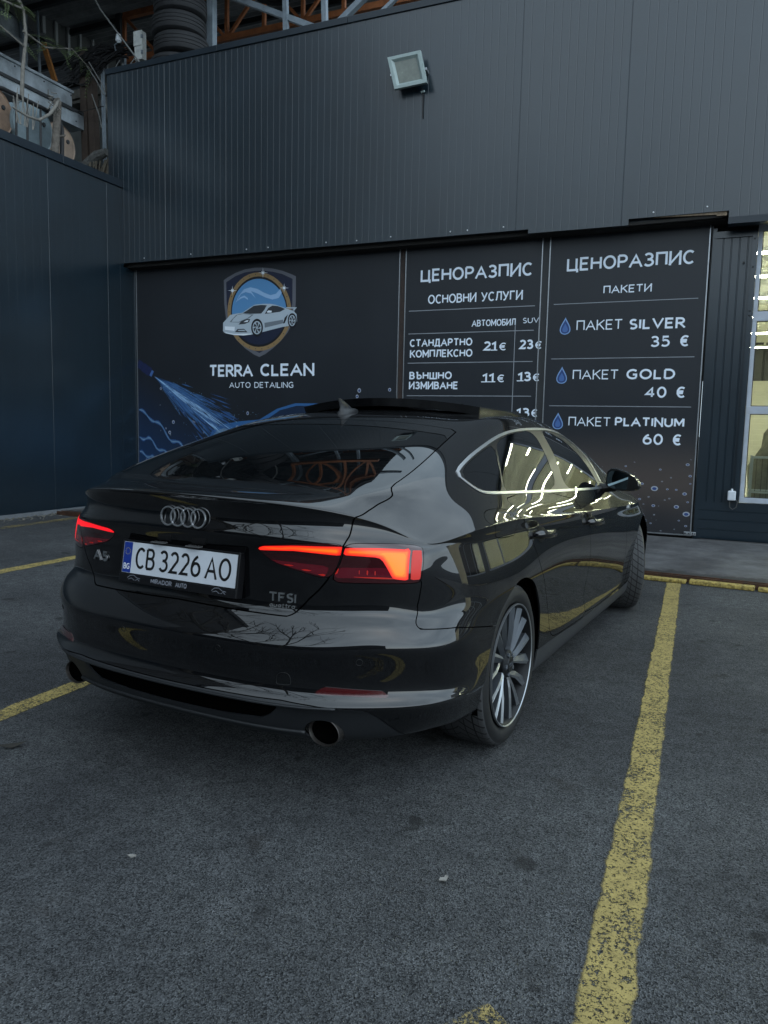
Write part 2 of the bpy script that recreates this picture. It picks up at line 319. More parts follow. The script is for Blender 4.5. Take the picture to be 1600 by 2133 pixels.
for sx, zz in ((-6.4,3.70),(-5.55,3.70),(-4.6,3.70),(-4.25,3.70),(-3.35,3.70),(-2.9,3.69),(-2.42,3.70),(-1.62,3.70),(-1.4,3.70),(-.95,3.70),(.75,3.72),(1.3,3.73)):
    mb.lathe([(0,.0),(0,.010),(-.004,.009),(-.007,.0)], 'y', 8, 0, (sx,6.137,zz))
fbuild(mb, 'cladding_screws', M_screw, bld)
mb = MB(); mb.box((-7.2,6.47,0),(1.36,6.55,3.7)); mb.box((-7.2,6.222,3.705),(8,6.6,3.75)); mb.box((-7.05,6.25,6.20),(8,8.6,6.24)); fbuild(mb, 'rear_wall', M_soff, bld)
# pillar left of the glass door and slatted base
mb = MB(); ribbed(mb, 1.40, 1.80, .52, 3.5, 6.42, pitch=.083, depth=.006, panel=9, groove=.016); mb.box((1.372,6.408,.02),(1.412,6.47,3.56)); mb.box((1.772,6.396,.53),(1.826,6.47,3.53)); mb.box((1.38,6.40,3.45),(1.80,6.46,3.52)); fbuild(mb, 'ribbed_pillar', M_clad, bld)
mb = MB(); ribbed(mb, 1.41, 5.6, .10, .53, 6.418, pitch=.108, depth=.006, panel=9, hor=True, groove=.014); mb.box((1.40,6.43,.05),(5.6,6.5,.12)); fbuild(mb, 'slatted_base', M_clad, bld)
mb = MB(); mb.tube([(1.42,6.37,.085),(1.46,6.30,.095),(1.6,6.29,.095),(5.5,6.29,.095)], .014, 6); fbuild(mb, 'base_pipe', mat('dark_rubber_pipe', (.03,.03,.03), .7), bld)
mb = MB(); mb.lathe([(0,0),(0,.012),(-.005,.01)], 'y', 8, 0, (1.70,6.39,3.17))
for zz in (3.42,3.12,2.65,2.6): mb.lathe([(0,0),(0,.009),(-.005,.007)], 'y', 8, 0, (1.795,6.392,zz))
fbuild(mb, 'pillar_screws', mat('black_screw', (.01,.01,.01), .4), bld)
# ------------------------------------------------------------------ stroke lettering
def arc(cx, cy, rx, ry, a0, a1, n=14): return [(cx+rx*cos(radians(t)), cy+ry*sin(radians(t))) for t in np.linspace(a0, a1, n)]
RB = lambda y0, y1, r=.45, x=.5: [(0,y1)]+arc(x, (y0+y1)/2, r, (y1-y0)/2, 90, -90)+[(0,y0)]
V0 = [(0,0),(0,1)]; V1 = [(1,0),(1,1)]
Cc = arc(.56,.5,.56,.5,48,312,22); Oo = arc(.5,.5,.5,.5,0,360,30)
THREE = [arc(.42,.76,.46,.24,150,-80,14)+[(.3,.52)], [(.3,.52)]+arc(.45,.26,.53,.26,85,-150,16)]
GL = {
 'А':(.92,[[(0,0),(.5,1),(1,0)],[(.2,.33),(.8,.33)]]), 'Б':(.72,[[(.92,1),(0,1),(0,0)],RB(0,.56,.42,.56)]), 'В':(.70,[V0,RB(.53,1,.38,.5),RB(0,.53,.45,.53)]),
 'Г':(.62,[[(0,0),(0,1),(1,1)]]), 'Д':(.86,[[(0,-.22),(0,0),(1,0),(1,-.22)],[(.14,0),(.26,.45),(.30,1),(.86,1),(.86,0)]]), 'Е':(.64,[[(1,1),(0,1),(0,0),(1,0)],[(0,.52),(.88,.52)]]),
 'З':(.66,THREE), 'И':(.80,[V0,V1,[(0,0),(1,1)]]), 'К':(.74,[V0,[(.95,1),(.08,.46)],[(.30,.60),(1,0)]]), 'Л':(.80,[[(0,0),(.13,.06),(.24,.45),(.28,1),(1,1),(1,0)]]),
 'М':(.95,[V0,V1,[(0,1),(.5,.25),(1,1)]]), 'Н':(.78,[V0,V1,[(0,.52),(1,.52)]]), 'О':(.92,[Oo]), 'П':(.78,[[(0,0),(0,1),(1,1),(1,0)]]), 'Р':(.68,[V0,RB(.46,1,.46,.52)]),
 'С':(.76,[Cc]), 'Т':(.78,[[(0,1),(1,1)],[(.5,0),(.5,1)]]), 'У':(.78,[[(0,1),(.5,.36)],[(1,1),(.42,.10),(.28,.0),(.06,.0)]]), 'Ц':(.84,[[(0,1),(0,0),(.9,0)],[(.9,1),(.9,0),(1,0),(1,-.22)]]),
 'Ш':(1.05,[[(0,1),(0,0),(1,0),(1,1)],[(.5,0),(.5,1)]]), 'Ъ':(.84,[[(0,1),(.24,1),(.24,0)],[(.24,.56)]+RB(0,.56,.40,.58)[1:-1]+[(.24,0)]]),
 'D':(.80,[V0,[(0,1)]+arc(.42,.5,.58,.5,90,-90,18)+[(0,0)]]), 'G':(.86,[Cc,[(.93,.13),(.93,.46),(.58,.46)]]), 'I':(.0,[V0]), 'L':(.58,[[(0,1),(0,0),(1,0)]]), 'N':(.80,[V0,V1,[(0,1),(1,0)]]),
 'R':(.70,[V0,RB(.47,1,.44,.5),[(.42,.47),(1,0)]]), 'S':(.62,[arc(.52,.75,.46,.25,40,270,14)+arc(.48,.25,.50,.25,90,-140,14)]), 'U':(.78,[[(0,1),(0,.38)]+arc(.5,.38,.5,.38,180,360,14)+[(1,1)]]), 'V':(.86,[[(0,1),(.5,0),(1,1)]]),
 '0':(.66,[Oo]), '1':(.34,[[(0,.78),(.75,1),(.75,0)]]), '2':(.62,[arc(.48,.72,.46,.28,155,-30,14)+[(0,0),(1,0)]]), '3':(.60,THREE), '4':(.72,[[(.72,0),(.72,1),(0,.28),(1,.28)]]),
 '5':(.60,[[(.92,1),(.18,1),(.10,.52)]+arc(.42,.32,.56,.32,115,-140,16)]), '6':(.64,[arc(.5,.31,.5,.31,0,360,24),arc(.98,.33,.98,.67,108,180,10)]), '7':(.6,[[(0,1),(1,1),(.35,0)]]),
 '€':(.70,[arc(.62,.5,.50,.5,52,308,20),[(0,.60),(.82,.60)],[(0,.40),(.78,.40)]]), ' ':(.34,[]),
}
for a, b_ in zip('ABEKMHOPCTX', 'АВЕКМНОРСТ '): GL.setdefault(a, GL.get(b_))
def ribbon(mb, pts, t, to3, depth, ext):
    P = np.array(pts, float); closed = np.hypot(*(P[0]-P[-1])) < 1e-6
    if ext and not closed:
        a = P[0]-P[1]; P[0] = P[0]+a/np.linalg.norm(a)*t/2; a = P[-1]-P[-2]; P[-1] = P[-1]+a/np.linalg.norm(a)*t/2
    k = len(P); Lf = []; Rt = []
    for i in range(k):
        if closed: d0 = P[i]-P[i-1 if i else k-2]; d1 = P[(i+1) if i < k-1 else 1]-P[i]
        else: d0 = P[i]-P[max(i-1,0)]; d1 = P[min(i+1,k-1)]-P[i]
        if np.hypot(*d0) < 1e-9: d0 = d1
        if np.hypot(*d1) < 1e-9: d1 = d0
        d0 = d0/np.hypot(*d0); d1 = d1/np.hypot(*d1); n0 = np.array([-d0[1],d0[0]]); n1 = np.array([-d1[1],d1[0]])
        m = n0+n1; l = np.hypot(*m)
        if l < .5: m = n1; sc = 1
        else: m = m/l; sc = min(1/max(.3, m@n0), 2.2)
        Lf.append(P[i]+m*t/2*sc); Rt.append(P[i]-m*t/2*sc)
    vs = [to3(p, depth) for p in Lf+Rt]
    mb.add(vs, [(i, k+i, k+i+1, i+1) for i in range(k-1)])
def text(mb, body, s0, z0, s1, h, wt=.15, gap=.13, n=6.392, to3=None, clampy=True, serif=False, widen=True):
    """capitals of height h from (s0, z0) to s1 on the plane n, drawn with strokes wt*h thick"""
    t = wt; x = 0; lay = []
    for ch in body:
        w, st = GL[ch]; w2 = w+t; lay.append((ch, x, w, st)); x += w2+gap
    tot = x-gap; kx = (s1-s0)/(tot*h) if widen else 1
    d = [0]
    for ch, x0, w, st in lay:
        for pl in st:
            pts = [((x0+t/2+px*w)*kx, t/2+py*(1-t)) for px, py in pl]
            d[0] += .00012
            def q(p, dd, h=h, lo=(-.3 if any(py < 0 for _, py in pl) else 0)):
                y = min(max(p[1], lo), 1) if clampy else p[1]
                return to3(s0+p[0]*h, z0+y*h, dd) if to3 else (s0+p[0]*h, n-dd, z0+y*h)
            ribbon(mb, pts, t, q, d[0], ch in 'АМИКЛУVNRAВ17' and len(pl) <= 3)
        if serif and ch in '1':
            d[0] += .00012; ribbon(mb, [((x0-.12)*kx, .05), ((x0+w+t+.08)*kx, .05)], .10, q, d[0], False)
        if serif and ch == '2':
            d[0] += .00012; ribbon(mb, [((x0+w+t*.6)*kx, .02), ((x0+w+t*.6)*kx, .24)], .08, q, d[0], False)
    return mb
# ------------------------------------------------------------------ printed boards
M_print = mat('white_print', (.74,.82,.92), .5)
M_print2 = mat('grey_print_line', (.26,.28,.31), .5)
def board_mat(name, kind):
    m = mat(name, (.0105,.0135,.0185), .42, noise=(1.1,.12,3)); n = m.node_tree.nodes; L = m.node_tree.links; b = n['Principled BSDF']
    tc = n.new('ShaderNodeTexCoord'); sx = n.new('ShaderNodeSeparateXYZ'); L.new(tc.outputs['Object'], sx.inputs[0])
    src = b.inputs['Base Color'].links[0].from_socket
    r = n.new('ShaderNodeValToRGB'); r.color_ramp.interpolation = 'EASE'; e = r.color_ramp.elements
    x = n.new('ShaderNodeMix'); x.data_type = 'RGBA'; x.blend_type = 'MIX'
    mr = n.new('ShaderNodeMapRange')
    if kind == 'brown':
        L.new(sx.outputs[2], mr.inputs[0]); mr.inputs[1].default_value = 0; mr.inputs[2].default_value = 3.5
        e[0].position = .02; e[0].color = (.15,.15,.15,1); e[1].position = .36; e[1].color = (0,0,0,1); k = e.new(.17); k.color = (1,1,1,1)
        L.new(mr.outputs[0], r.inputs[0]); col = (.062,.049,.043)
    else:                       # deep blue spray printed in the lower left corner
        ad = n.new('ShaderNodeMath'); ad.operation = 'MULTIPLY_ADD'; L.new(sx.outputs[0], ad.inputs[0]); ad.inputs[1].default_value = .55; L.new(sx.outputs[2], ad.inputs[2])
        L.new(ad.outputs[0], mr.inputs[0]); mr.inputs[1].default_value = -.9; mr.inputs[2].default_value = 1.5
        e[0].position = .0; e[0].color = (1,1,1,1); e[1].position = .8; e[1].color = (0,0,0,1); L.new(mr.outputs[0], r.inputs[0]); col = (.009,.034,.095)
    c = n.new('ShaderNodeRGB'); c.outputs[0].default_value = (*col, 1)
    L.new(r.outputs[0], x.inputs[0]); L.new(src, x.inputs[6]); L.new(c.outputs[0], x.inputs[7]); L.new(x.outputs[2], b.inputs['Base Color']); return m
def board(name, s0, s1, z0, z1, m, label):
    o = fbuild(MB().box((s0,6.40,z0),(s1,6.468,z1)), name, m); tag(o, label, 'sign', 'printed boards on the workshop front')
    mb = MB(); w = .012
    mb.box((s0-w,6.394,z0-.004),(s0,6.46,z1)); mb.box((s1,6.394,z0-.004),(s1+w,6.46,z1)); mb.box((s0,6.394,z0-.004),(s1,6.401,z0+.01))
    fbuild(mb, 'edge_trim', M_alu, o); return o
b1 = board('sign_board', -6.78, -2.40, .12, 3.60, board_mat('logo_board_print', 'blue'), 'big dark board with a car shield logo, white lettering and blue water spray')
b2 = board('sign_board', -2.30, -.53, .12, 3.60, board_mat('price_board_print', 'brown'), 'dark price board headed ЦЕНОРАЗПИС ОСНОВНИ УСЛУГИ with a table of prices')
b3 = board('sign_board', -.425, 1.335, .12, 3.60, board_mat('package_board_print', 'brown'), 'dark price board listing the SILVER, GOLD and PLATINUM packages with blue drops')
TX = 6.3985
fbuild(text(MB(), 'TERRA', -5.43, 1.977, -4.665, .176, .19, .10, TX), 'name_lettering', M_print, b1); fbuild(text(MB(), 'CLEAN', -4.535, 1.981, -3.65, .176, .19, .10, TX), 'name_lettering', M_print, b1)
mb = MB(); text(mb, 'AUTO DETAILING', -5.07, 1.815, -3.98, .083, .13, .16, TX); fbuild(mb, 'tagline_lettering', M_print, b1)
mb = MB()
for t_, s0, z0, s1, h, w_ in (('ЦЕНОРАЗПИС',-2.095,3.168,-.637,.160,.165),('ОСНОВНИ УСЛУГИ',-1.985,2.886,-.747,.115,.15),('АВТОМОБИЛ',-1.384,2.580,-.822,.082,.15),('SUV',-.732,2.600,-.532,.066,.14),
     ('СТАНДАРТНО',-2.223,2.345,-1.372,.098,.18),('КОМПЛЕКСНО',-2.218,2.206,-1.366,.098,.18),('ВЪНШНО',-2.219,1.925,-1.632,.098,.19),('ИЗМИВАНЕ',-2.221,1.797,-1.543,.098,.19),
     ('21',-1.222,2.277,-1.05,.116,.20),('€',-1.025,2.277,-.922,.095,.15),('23',-.761,2.286,-.59,.116,.20),('€',-.572,2.286,-.478,.095,.15),('11',-1.22,1.884,-1.062,.116,.20),('€',-1.035,1.884,-.93,.095,.15),
     ('13',-.763,1.895,-.60,.116,.20),('€',-.585,1.895,-.489,.095,.15),('13',-.763,1.458,-.60,.110,.20),('€',-.585,1.458,-.495,.095,.15)):
    fbuild(text(MB(), t_, s0, z0, s1, h, w_, .16 if len(t_) > 2 else .1, TX, serif=len(t_) == 2), 'price_lettering', M_print, b2)
mb = MB()
for z0 in (2.806,2.513,2.136,1.712): mb.box((-2.25,6.3975,z0-.0045),(-.59,6.3995,z0+.0045))
mb.box((-.828,6.3965,.5),(-.819,6.397,2.66)); fbuild(mb, 'table_lines', M_print2, b2)
o = fbuild(MB().box((-1.262,6.399,2.235),(-.886,6.3995,2.428)), 'price_sticker', mat('black_sticker', (.013,.015,.019), .3), b2)
mb = MB()
for t_, s0, z0, s1, h, w_ in (('ЦЕНОРАЗПИС',-.222,3.190,1.196,.156,.16),('ПАКЕТИ',.217,2.910,.756,.09,.15),('ПАКЕТ',-.075,2.493,.455,.118,.12),('SILVER',.53,2.486,1.14,.122,.19),('35 €',.78,2.280,1.197,.126,.17),
     ('ПАКЕТ',-.092,1.914,.44,.114,.12),('GOLD',.53,1.912,1.067,.120,.19),('40 €',.752,1.700,1.193,.128,.17),('ПАКЕТ',-.116,1.357,.38,.110,.12),('PLATINUM',.43,1.364,1.198,.108,.19),('60 €',.756,1.156,1.185,.128,.17)):
    fbuild(text(MB(), t_, s0, z0, s1, h, w_, .15, TX), 'package_lettering', M_print, b3)
mb = MB()
for z0 in (2.811,2.162,1.597): mb.box((-.36,6.3975,z0-.004),(1.26,6.3995,z0+.004))
fbuild(mb, 'separator_lines', M_print2, b3)
M_dropL = mat('pale_blue_print', (.20,.34,.60), .4); M_dropD = mat('deep_blue_print', (.02,.055,.19), .4); M_dropM = mat('mid_blue_print', (.06,.14,.36), .4)
def drop(mb, c, w, h):
    def out(k, dy=0): return [(c[0]+k*w/2*sin(a)*(1 if sin(a/2) > 0 else 1)*(.5-.5*cos(a))**.8*1.12, c[1]-h/2+dy+h*(.5+.5*cos(a))*(k if k < 1 else 1)+(0 if k == 1 else h*(1-k)*.28)) for a in np.linspace(0, 2*pi, 30, endpoint=False)]
    for i, k in enumerate((1, .82, .5)): mb.poly([(p[0], 6.3985-.0002*i, p[1]) for p in out(k)][::-1], i)
for c in ((-.210,2.552),(-.224,1.967),(-.246,1.415)):
    mb = MB(); drop(mb, c, .165, .205); fbuild(mb, 'drop_icon', [M_dropL, M_dropD, M_dropM], b3)
M_ring = mat('drop_outline_print', (.33,.36,.42), .5)
def drops(mb, items, z=6.3985):
    for i, (s, zz, r, asp) in enumerate(items):
        e = [(cos(a), sin(a)) for a in np.linspace(0, 2*pi, 14, endpoint=False)]; d = z-.0001*(i % 9)
        vs = [(s+x*r, d, zz+y*r*asp) for x, y in e]+[(s+x*r*.62, d, zz+(y*.6-.06)*r*asp) for x, y in e]
        mb.add(vs, [(j, j+14, (j+1) % 14+14, (j+1) % 14) for j in range(14)], 0)
        if r > .011: mb.add([(s+x*r*.6, d-.00005, zz+(y*.58-.06)*r*asp) for x, y in e], [tuple(range(13,-1,-1))], 1)
rk = random.Random(11)
def D3(cx, cy): return (.1791958792+.000804621*cx+4.437909e-05*cy+4.904e-09*cx*cy, .94326445+3.03975e-05*cx-.000873457*cy+3.13e-08*cx*cy)
it = [(*D3(a, b), r, .72) for a, b, r in ((1345,55,.021),(620,20,.008),(495,75,.013),(105,110,.012),(975,122,.014),(565,200,.022),(1378,213,.018),(1120,235,.010),(1000,287,.010),(722,318,.020),(895,384,.040),(1072,395,.014),(1192,403,.014),(1303,460,.024),(815,500,.011),(1380,320,.012),(1097,525,.011),(1036,545,.010),(880,622,.021),(1193,640,.028),(1345,575,.014),(742,600,.009),(1325,742,.039),(890,750,.010),(1226,832,.012),(842,868,.012),(1318,908,.016),(980,973,.009),(1165,953,.008),(690,530,.016))]
it += [(rk.uniform(-.35,1.30), rk.uniform(.2,1.0), rk.uniform(.002,.006), .8) for _ in range(34)]
mb = MB(); drops(mb, it); fbuild(mb, 'drop_print', [M_ring, M_dropD], b3)
# water spray, wavy jets and drops of the first board
mb = MB(); it = []
for _ in range(85):
    s = rk.uniform(-6.7,-2.5); zmax = 1.15+.62*min(1, max(0,(s+3.9)/1.4))+(.9 if s < -4.8 else 0)*max(0,1-(s+6.7)/2.2)
    it.append((s, rk.uniform(.5, max(.8, zmax)), rk.choice((.007,.009,.012,.018,.024)), 1.15))
it += [(-2.95,1.78,.026,1.2),(-2.98,1.70,.022,1.1),(-2.5,1.79,.022,1.1),(-4.75,1.45,.022,1.2),(-4.35,1.35,.024,1.2)]
drops(mb, it); fbuild(mb, 'drop_print', [M_ring, M_dropD], b1)
mb = MB(); nz0 = np.array((-6.47,2.0))
for i in range(820):
    a = radians(rk.gauss(-31.5, 6.4)); r0 = rk.uniform(.02,1.5)*rk.random()**.35; ln = rk.uniform(.10,.42); w = rk.uniform(.0025,.008)*(1+r0*.6)*(2.2 if i < 260 else 1)
    d = np.array((cos(a), sin(a))); n2 = np.array((-d[1], d[0])); p = nz0+d*r0; q = nz0+d*min(2.05, r0+ln); z = 6.3983-.0000035*i
    m1 = (p+q)/2
    mb.add([(*p[:1], z, p[1]), (m1[0]+n2[0]*w/2, z, m1[1]+n2[1]*w/2), (q[0], z, q[1]), (m1[0]-n2[0]*w/2, z, m1[1]-n2[1]*w/2)], [(0,3,2,1)], 2 if i < 260 else (rk.choice((0,1,1)) if abs(math.degrees(a)+31.5) < 3.2 else rk.choice((0,0,2))))
M_sp = [mat('spray_print_mid', (.055,.15,.34), .5), mat('spray_print_pale', (.30,.50,.74), .5), mat('spray_print_dark', (.025,.08,.22), .5)]
for i in range(420):
    a = radians(rk.gauss(-31.5, 8.5)); r0 = rk.uniform(.25,2.0); p = nz0+np.array((cos(a), sin(a)))*r0; w = rk.uniform(.002,.006); z = 6.3953
    mb.add([(p[0]-w,z,p[1]),(p[0],z,p[1]-w),(p[0]+w,z,p[1]),(p[0],z,p[1]+w)], [(0,1,2,3)], rk.choice((0,1,1)))
fbuild(mb, 'spray_print', M_sp, b1)
M_jet = [mat('jet_print_pale', (.12,.22,.36), .5), M_sp[2]]
for z_, sl, L_ in ((1.46,-.62,1.25),(1.06,-.45,1.0),(.80,-.40,.85)):
    mb = MB(); pts = [(-6.76+t*L_, z_+sl*t*L_+.03*sin(t*22+z_*9)*(1+t)+.04*sin(t*8)) for t in np.linspace(0,1,40)]
    for i in range(len(pts)-1):
        w = .010+.010*abs(sin(i*.7))
        for k, (dw, mi) in enumerate(((w*1.7,1),(w*.7,0))):
            (x0,y0),(x1,y1) = pts[i], pts[i+1]; zz = 6.3968-.0003*k
            mb.add([(x0,zz,y0-dw),(x1,zz,y1-dw),(x1,zz,y1+dw),(x0,zz,y0+dw)], [(0,1,2,3)], mi)
    fbuild(mb, 'jet_print', M_jet, b1)
mb = MB(); a = radians(-31); d = np.array((cos(a),0,sin(a))); up = np.array((-sin(a),0,cos(a))); c0 = np.array((-6.78,6.3975,2.20))
for i, (t0, t1, w) in enumerate(((0,.11,.060),(.115,.20,.068),(.205,.29,.068),(.295,.34,.048))):
    p = c0+d*t0; q = c0+d*t1; mb.add([p-up*w, q-up*w, q+up*w, p+up*w], [(0,1,2,3)], 0 if i < 3 else 1)
fbuild(mb, 'nozzle_print', [mat('navy_print', (.010,.018,.07), .5), M_dropM], b1)
# blue car painted low on the board, mostly behind the parked car
mb = MB()
for pts, z_, mi in (([(-5.46,1.05),(-5.38,1.18),(-5.2,1.28),(-4.9,1.33),(-4.55,1.36),(-4.25,1.52),(-3.95,1.60),(-3.6,1.60),(-3.2,1.52),(-2.8,1.3),(-2.6,1.1),(-2.55,.6),(-5.5,.6)],6.3982,0),
     ([(-5.40,1.08),(-5.30,1.18),(-5.08,1.26),(-5.12,1.16),(-5.3,1.08)],6.3979,1),([(-4.40,1.38),(-4.2,1.50),(-3.93,1.565),(-3.6,1.565),(-3.7,1.40)],6.3979,2)):
    mb.poly([(s, z_, z) for s, z in pts][::-1], mi)
fbuild(mb, 'blue_car_print', [mat('blue_body_print', (.03,.11,.28), .4), mat('pale_lamp_print', (.12,.2,.3), .4), mat('dark_window_print', (.008,.02,.05), .4)], b1)
# shield logo, from its own drawing coordinates
def LG(cx, cy): return (-5.442936+.00114827*cx-3.8724e-06*cy+1.0866e-08*cx*cy, 3.6769063-7.5757e-05*cx-.000997978*cy+4.0357e-08*cx*cy)
def lpoly(mb, pts, k, mi): mb.poly([(LG(x, y)[0], 6.3985-.0004*k, LG(x, y)[1]) for x, y in pts][::-1], mi)
def ell(cx, cy, rx, ry, n=40, a0=0, a1=360): return [(cx+rx*cos(radians(t)), cy-ry*sin(radians(t))) for t in np.linspace(a0, a1, n, endpoint=(a1-a0) < 360)]
LM = [mat('logo_'+a, c, .45) for a, c in (('steel',(.11,.115,.135)),('navy',(.008,.013,.035)),('bronze',(.25,.165,.075)),('black',(.004,.005,.008)),('sky',(.085,.24,.46)),('wave',(.26,.43,.66)),('silver',(.40,.47,.53)),('shade',(.15,.18,.21)),('glass',(.03,.035,.042)),('white',(.72,.78,.84)),('deep',(.02,.10,.24)))]
mb = MB()
lpoly(mb, [(240,300),(300,260),(420,195),(560,145),(700,122),(820,120),(960,133),(1100,165),(1230,215),(1290,245),(1288,620),(1270,800),(1235,930),(1170,1060),(1080,1175),(960,1290),(860,1365),(770,1412),(690,1375),(560,1285),(430,1160),(330,1010),(275,860),(248,640)], 0, 0)
lpoly(mb, [(276,330),(420,240),(560,188),(700,168),(820,166),(960,178),(1100,212),(1243,280),(1240,620),(1220,800),(1180,920),(1100,1060),(960,1220),(850,1305),(770,1352),(690,1312),(560,1215),(450,1090),(370,960),(310,820),(285,640)], 1, 1)
lpoly(mb, ell(762,755,465,568), 2, 2); lpoly(mb, ell(762,755,413,510), 3, 3); lpoly(mb, ell(762,755,396,476), 4, 1)
lpoly(mb, ell(762,755,396,476,40,-15,195), 5, 4)
lpoly(mb, [(415,640),(470,520),(545,430),(640,402),(740,425),(840,480),(930,515),(1010,495),(1070,425),(1092,480),(1050,555),(960,578),(860,548),(740,490),(650,455),(720,565),(650,490),(570,470),(500,500),(450,560)], 6, 5)
lpoly(mb, [(430,610),(490,545),(550,520),(600,555),(605,585),(550,548),(500,565)], 7, 5)
for a in range(0, 360, 12): lpoly(mb, ell(762+439*cos(radians(a)), 755-540*sin(radians(a)), 7, 8, 6), 6, 8)
lpoly(mb, [(232,915),(300,845),(340,800),(440,780),(520,770),(640,690),(700,655),(820,640),(930,640),(1010,655),(1085,680),(1180,715),(1260,745),(1300,790),(1308,890),(1295,915),(1190,960),(1100,975),(830,1045),(815,1050),(655,1085),(540,1095),(400,1090),(280,1065),(230,1035),(232,1000)], 8, 6)
lpoly(mb, [(1150,690),(1305,690),(1270,735),(1250,738),(1262,708),(1160,705)], 9, 6)
lpoly(mb, [(525,775),(600,730),(690,668),(800,655),(880,660),(850,720),(800,780),(640,785)], 10, 8)
lpoly(mb, [(850,785),(900,700),(960,665),(1030,670),(1090,690),(1140,715),(1070,755),(930,775)], 10, 8)
lpoly(mb, [(845,915),(960,895),(1110,868),(1115,920),(1000,950),(850,985)], 10, 7); lpoly(mb, [(1135,840),(1180,790),(1160,860),(1135,920),(1110,925)], 10, 3)
lpoly(mb, [(465,940),(510,885),(560,862),(640,860),(620,905),(560,930)], 10, 8); lpoly(mb, [(540,905),(580,880),(615,875),(600,900)], 11, 9)
lpoly(mb, [(370,860),(430,800),(480,785),(560,780),(690,795),(620,850),(480,910),(330,905)], 10, 7); lpoly(mb, [(395,850),(450,800),(540,785),(660,800),(600,845),(470,900),(360,900)], 11, 6)
lpoly(mb, [(258,965),(408,972),(405,1032),(262,1015)], 10, 9); lpoly(mb, [(410,1050),(450,1005),(545,1000),(600,1052)], 10, 8); lpoly(mb, [(450,1030),(470,1018),(545,1015),(570,1035)], 11, 6)
lpoly(mb, [(235,1045),(400,1075),(650,1070),(655,1085),(540,1098),(400,1092),(280,1067)], 10, 9)
lpoly(mb, [(880,755),(905,735),(950,740),(948,765),(890,768)], 12, 9)
for cx, cy, rx, ry in ((738,985,80,120),(1240,882,58,100)):
    lpoly(mb, ell(cx,cy,rx*1.08,ry*1.08,30), 10, 3); lpoly(mb, ell(cx,cy,rx*.80,ry*.80,30), 11, 6); lpoly(mb, ell(cx,cy,rx*.66,ry*.66,30), 12, 8)
    for a in range(0, 360, 60): lpoly(mb, [(cx+rx*.12*sin(radians(a)), cy+ry*.12*cos(radians(a))), (cx+rx*.7*cos(radians(a+9)), cy-ry*.7*sin(radians(a+9))), (cx+rx*.7*cos(radians(a-9)), cy-ry*.7*sin(radians(a-9)))], 13+a//60*.15, 6)
    lpoly(mb, ell(cx,cy,rx*.16,ry*.16,12), 15, 6)
for cx, cy, r in ((825,195,75),(375,450,72),(1128,412,70)):
    for j, (w, r1) in enumerate(((.08,1),(.08,1),(.16,.45),(.16,.45))):
        a = radians((0,90,45,135)[j]); ux, uy = cos(a)*r*r1, sin(a)*r*r1; px, py = -sin(a)*r*w, cos(a)*r*w
        lpoly(mb, [(cx-ux,cy-uy),(cx+px,cy+py),(cx+ux,cy+uy),(cx-px,cy-py)], 16+j*.3, 9)
fbuild(mb, 'shield_logo', LM, b1)
# brown door edge between the first two boards
fbuild(MB().box((-2.384,6.41,.10),(-2.316,6.465,3.60)), 'brown_edge_post', mat('rust_brown_paint', (.028,.016,.012), .6, noise=(20,.5,4)), bld)
fbuild(MB().box((-.516,6.41,.10),(-.44,6.465,3.60)), 'dark_edge_post', mat('dark_edge_paint', (.02,.022,.024), .5), bld)
# latch at the foot of the third board
t = fempty('door_latch', (1.335,6.39,.14)); tag(t, 'small galvanised hasp joining package board and dark pillar near the ground', 'latch')
mb = MB(); mb.box((1.27,6.383,.125),(1.345,6.391,.165)); mb.box((1.352,6.383,.125),(1.40,6.391,.165)); fbuild(mb, 'hinge_plates', M_alu, t, bevel=.003)
mb = MB()
for sx in (1.285,1.325,1.365,1.39): mb.lathe([(0,0),(0,.008),(-.004,.006),(-.005,0)], 'y', 8, 0, (sx,6.383,.145))
fbuild(mb, 'rivets', mat('dark_rivet', (.02,.02,.02), .5), t)
fbuild(MB().tube([(1.349,6.378,.122),(1.349,6.378,.168)], .006, 8), 'pin', M_alu, t)
# ------------------------------------------------------------------ glass sectional doors and lit bays
M_glass = glass_mat('door_glass', (.86,.90,.84), 1.0)
M_frame = mat('pale_aluminium_frame', (.42,.46,.52), .4, noise=(9,.1,3))
M_blind = mat('cream_sheet', (.40,.38,.30), .55, noise=(2,.08,3))
def glass_door(s0, s1, label):
    t = fempty('glass_door', ((s0+s1)/2,6.45,.53)); tag(t, label, 'door', 'glazed doors of the lit bays')
    mb = MB(); n0, n1 = 6.425, 6.475
    rails = [(.532,.592),(1.527,1.612),(2.54,2.645),(3.50,3.57)]
    for a, b in rails: mb.box((s0,n0,a),(s1,n1,b))
    st = [s0]+list(np.arange(s0+1.25, s1-.4, 1.25))+[s1-.045]
    for (a, b), (c, d) in zip(rails[:-1], rails[1:]):
        for x in st: mb.box((x,n0+.003,b),(x+(.045 if x == s0 else .05),n1-.003,c))
    fbuild(mb, 'door_frame', M_frame, t, bevel=.004)
    mb = MB()
    for (a, b), (c, d) in zip(rails[:-1], rails[1:]): mb.box((s0+.02,6.445,b-.01),(s1-.02,6.455,c+.01))
    fbuild(mb, 'glass_pane', M_glass, t)
    mb = MB()
    for (a, b), (c, d) in zip(rails[:-1], rails[1:]):
        for x in st[:-1]: mb.box((x+.046,n0+.004,b+.002),(x+.054,n0+.01,c-.002))
        mb.box((s0+.05,n0+.0035,b),(s1-.05,n0+.009,b+.008)); mb.box((s0+.05,n0+.0035,c-.008),(s1-.05,n0+.009,c))
    fbuild(mb, 'rubber_seal', mat('black_rubber_seal', (.01,.01,.01), .7), t); return t
glass_door(1.828, 5.55, 'glazed white framed workshop door with lit bay behind at right edge')
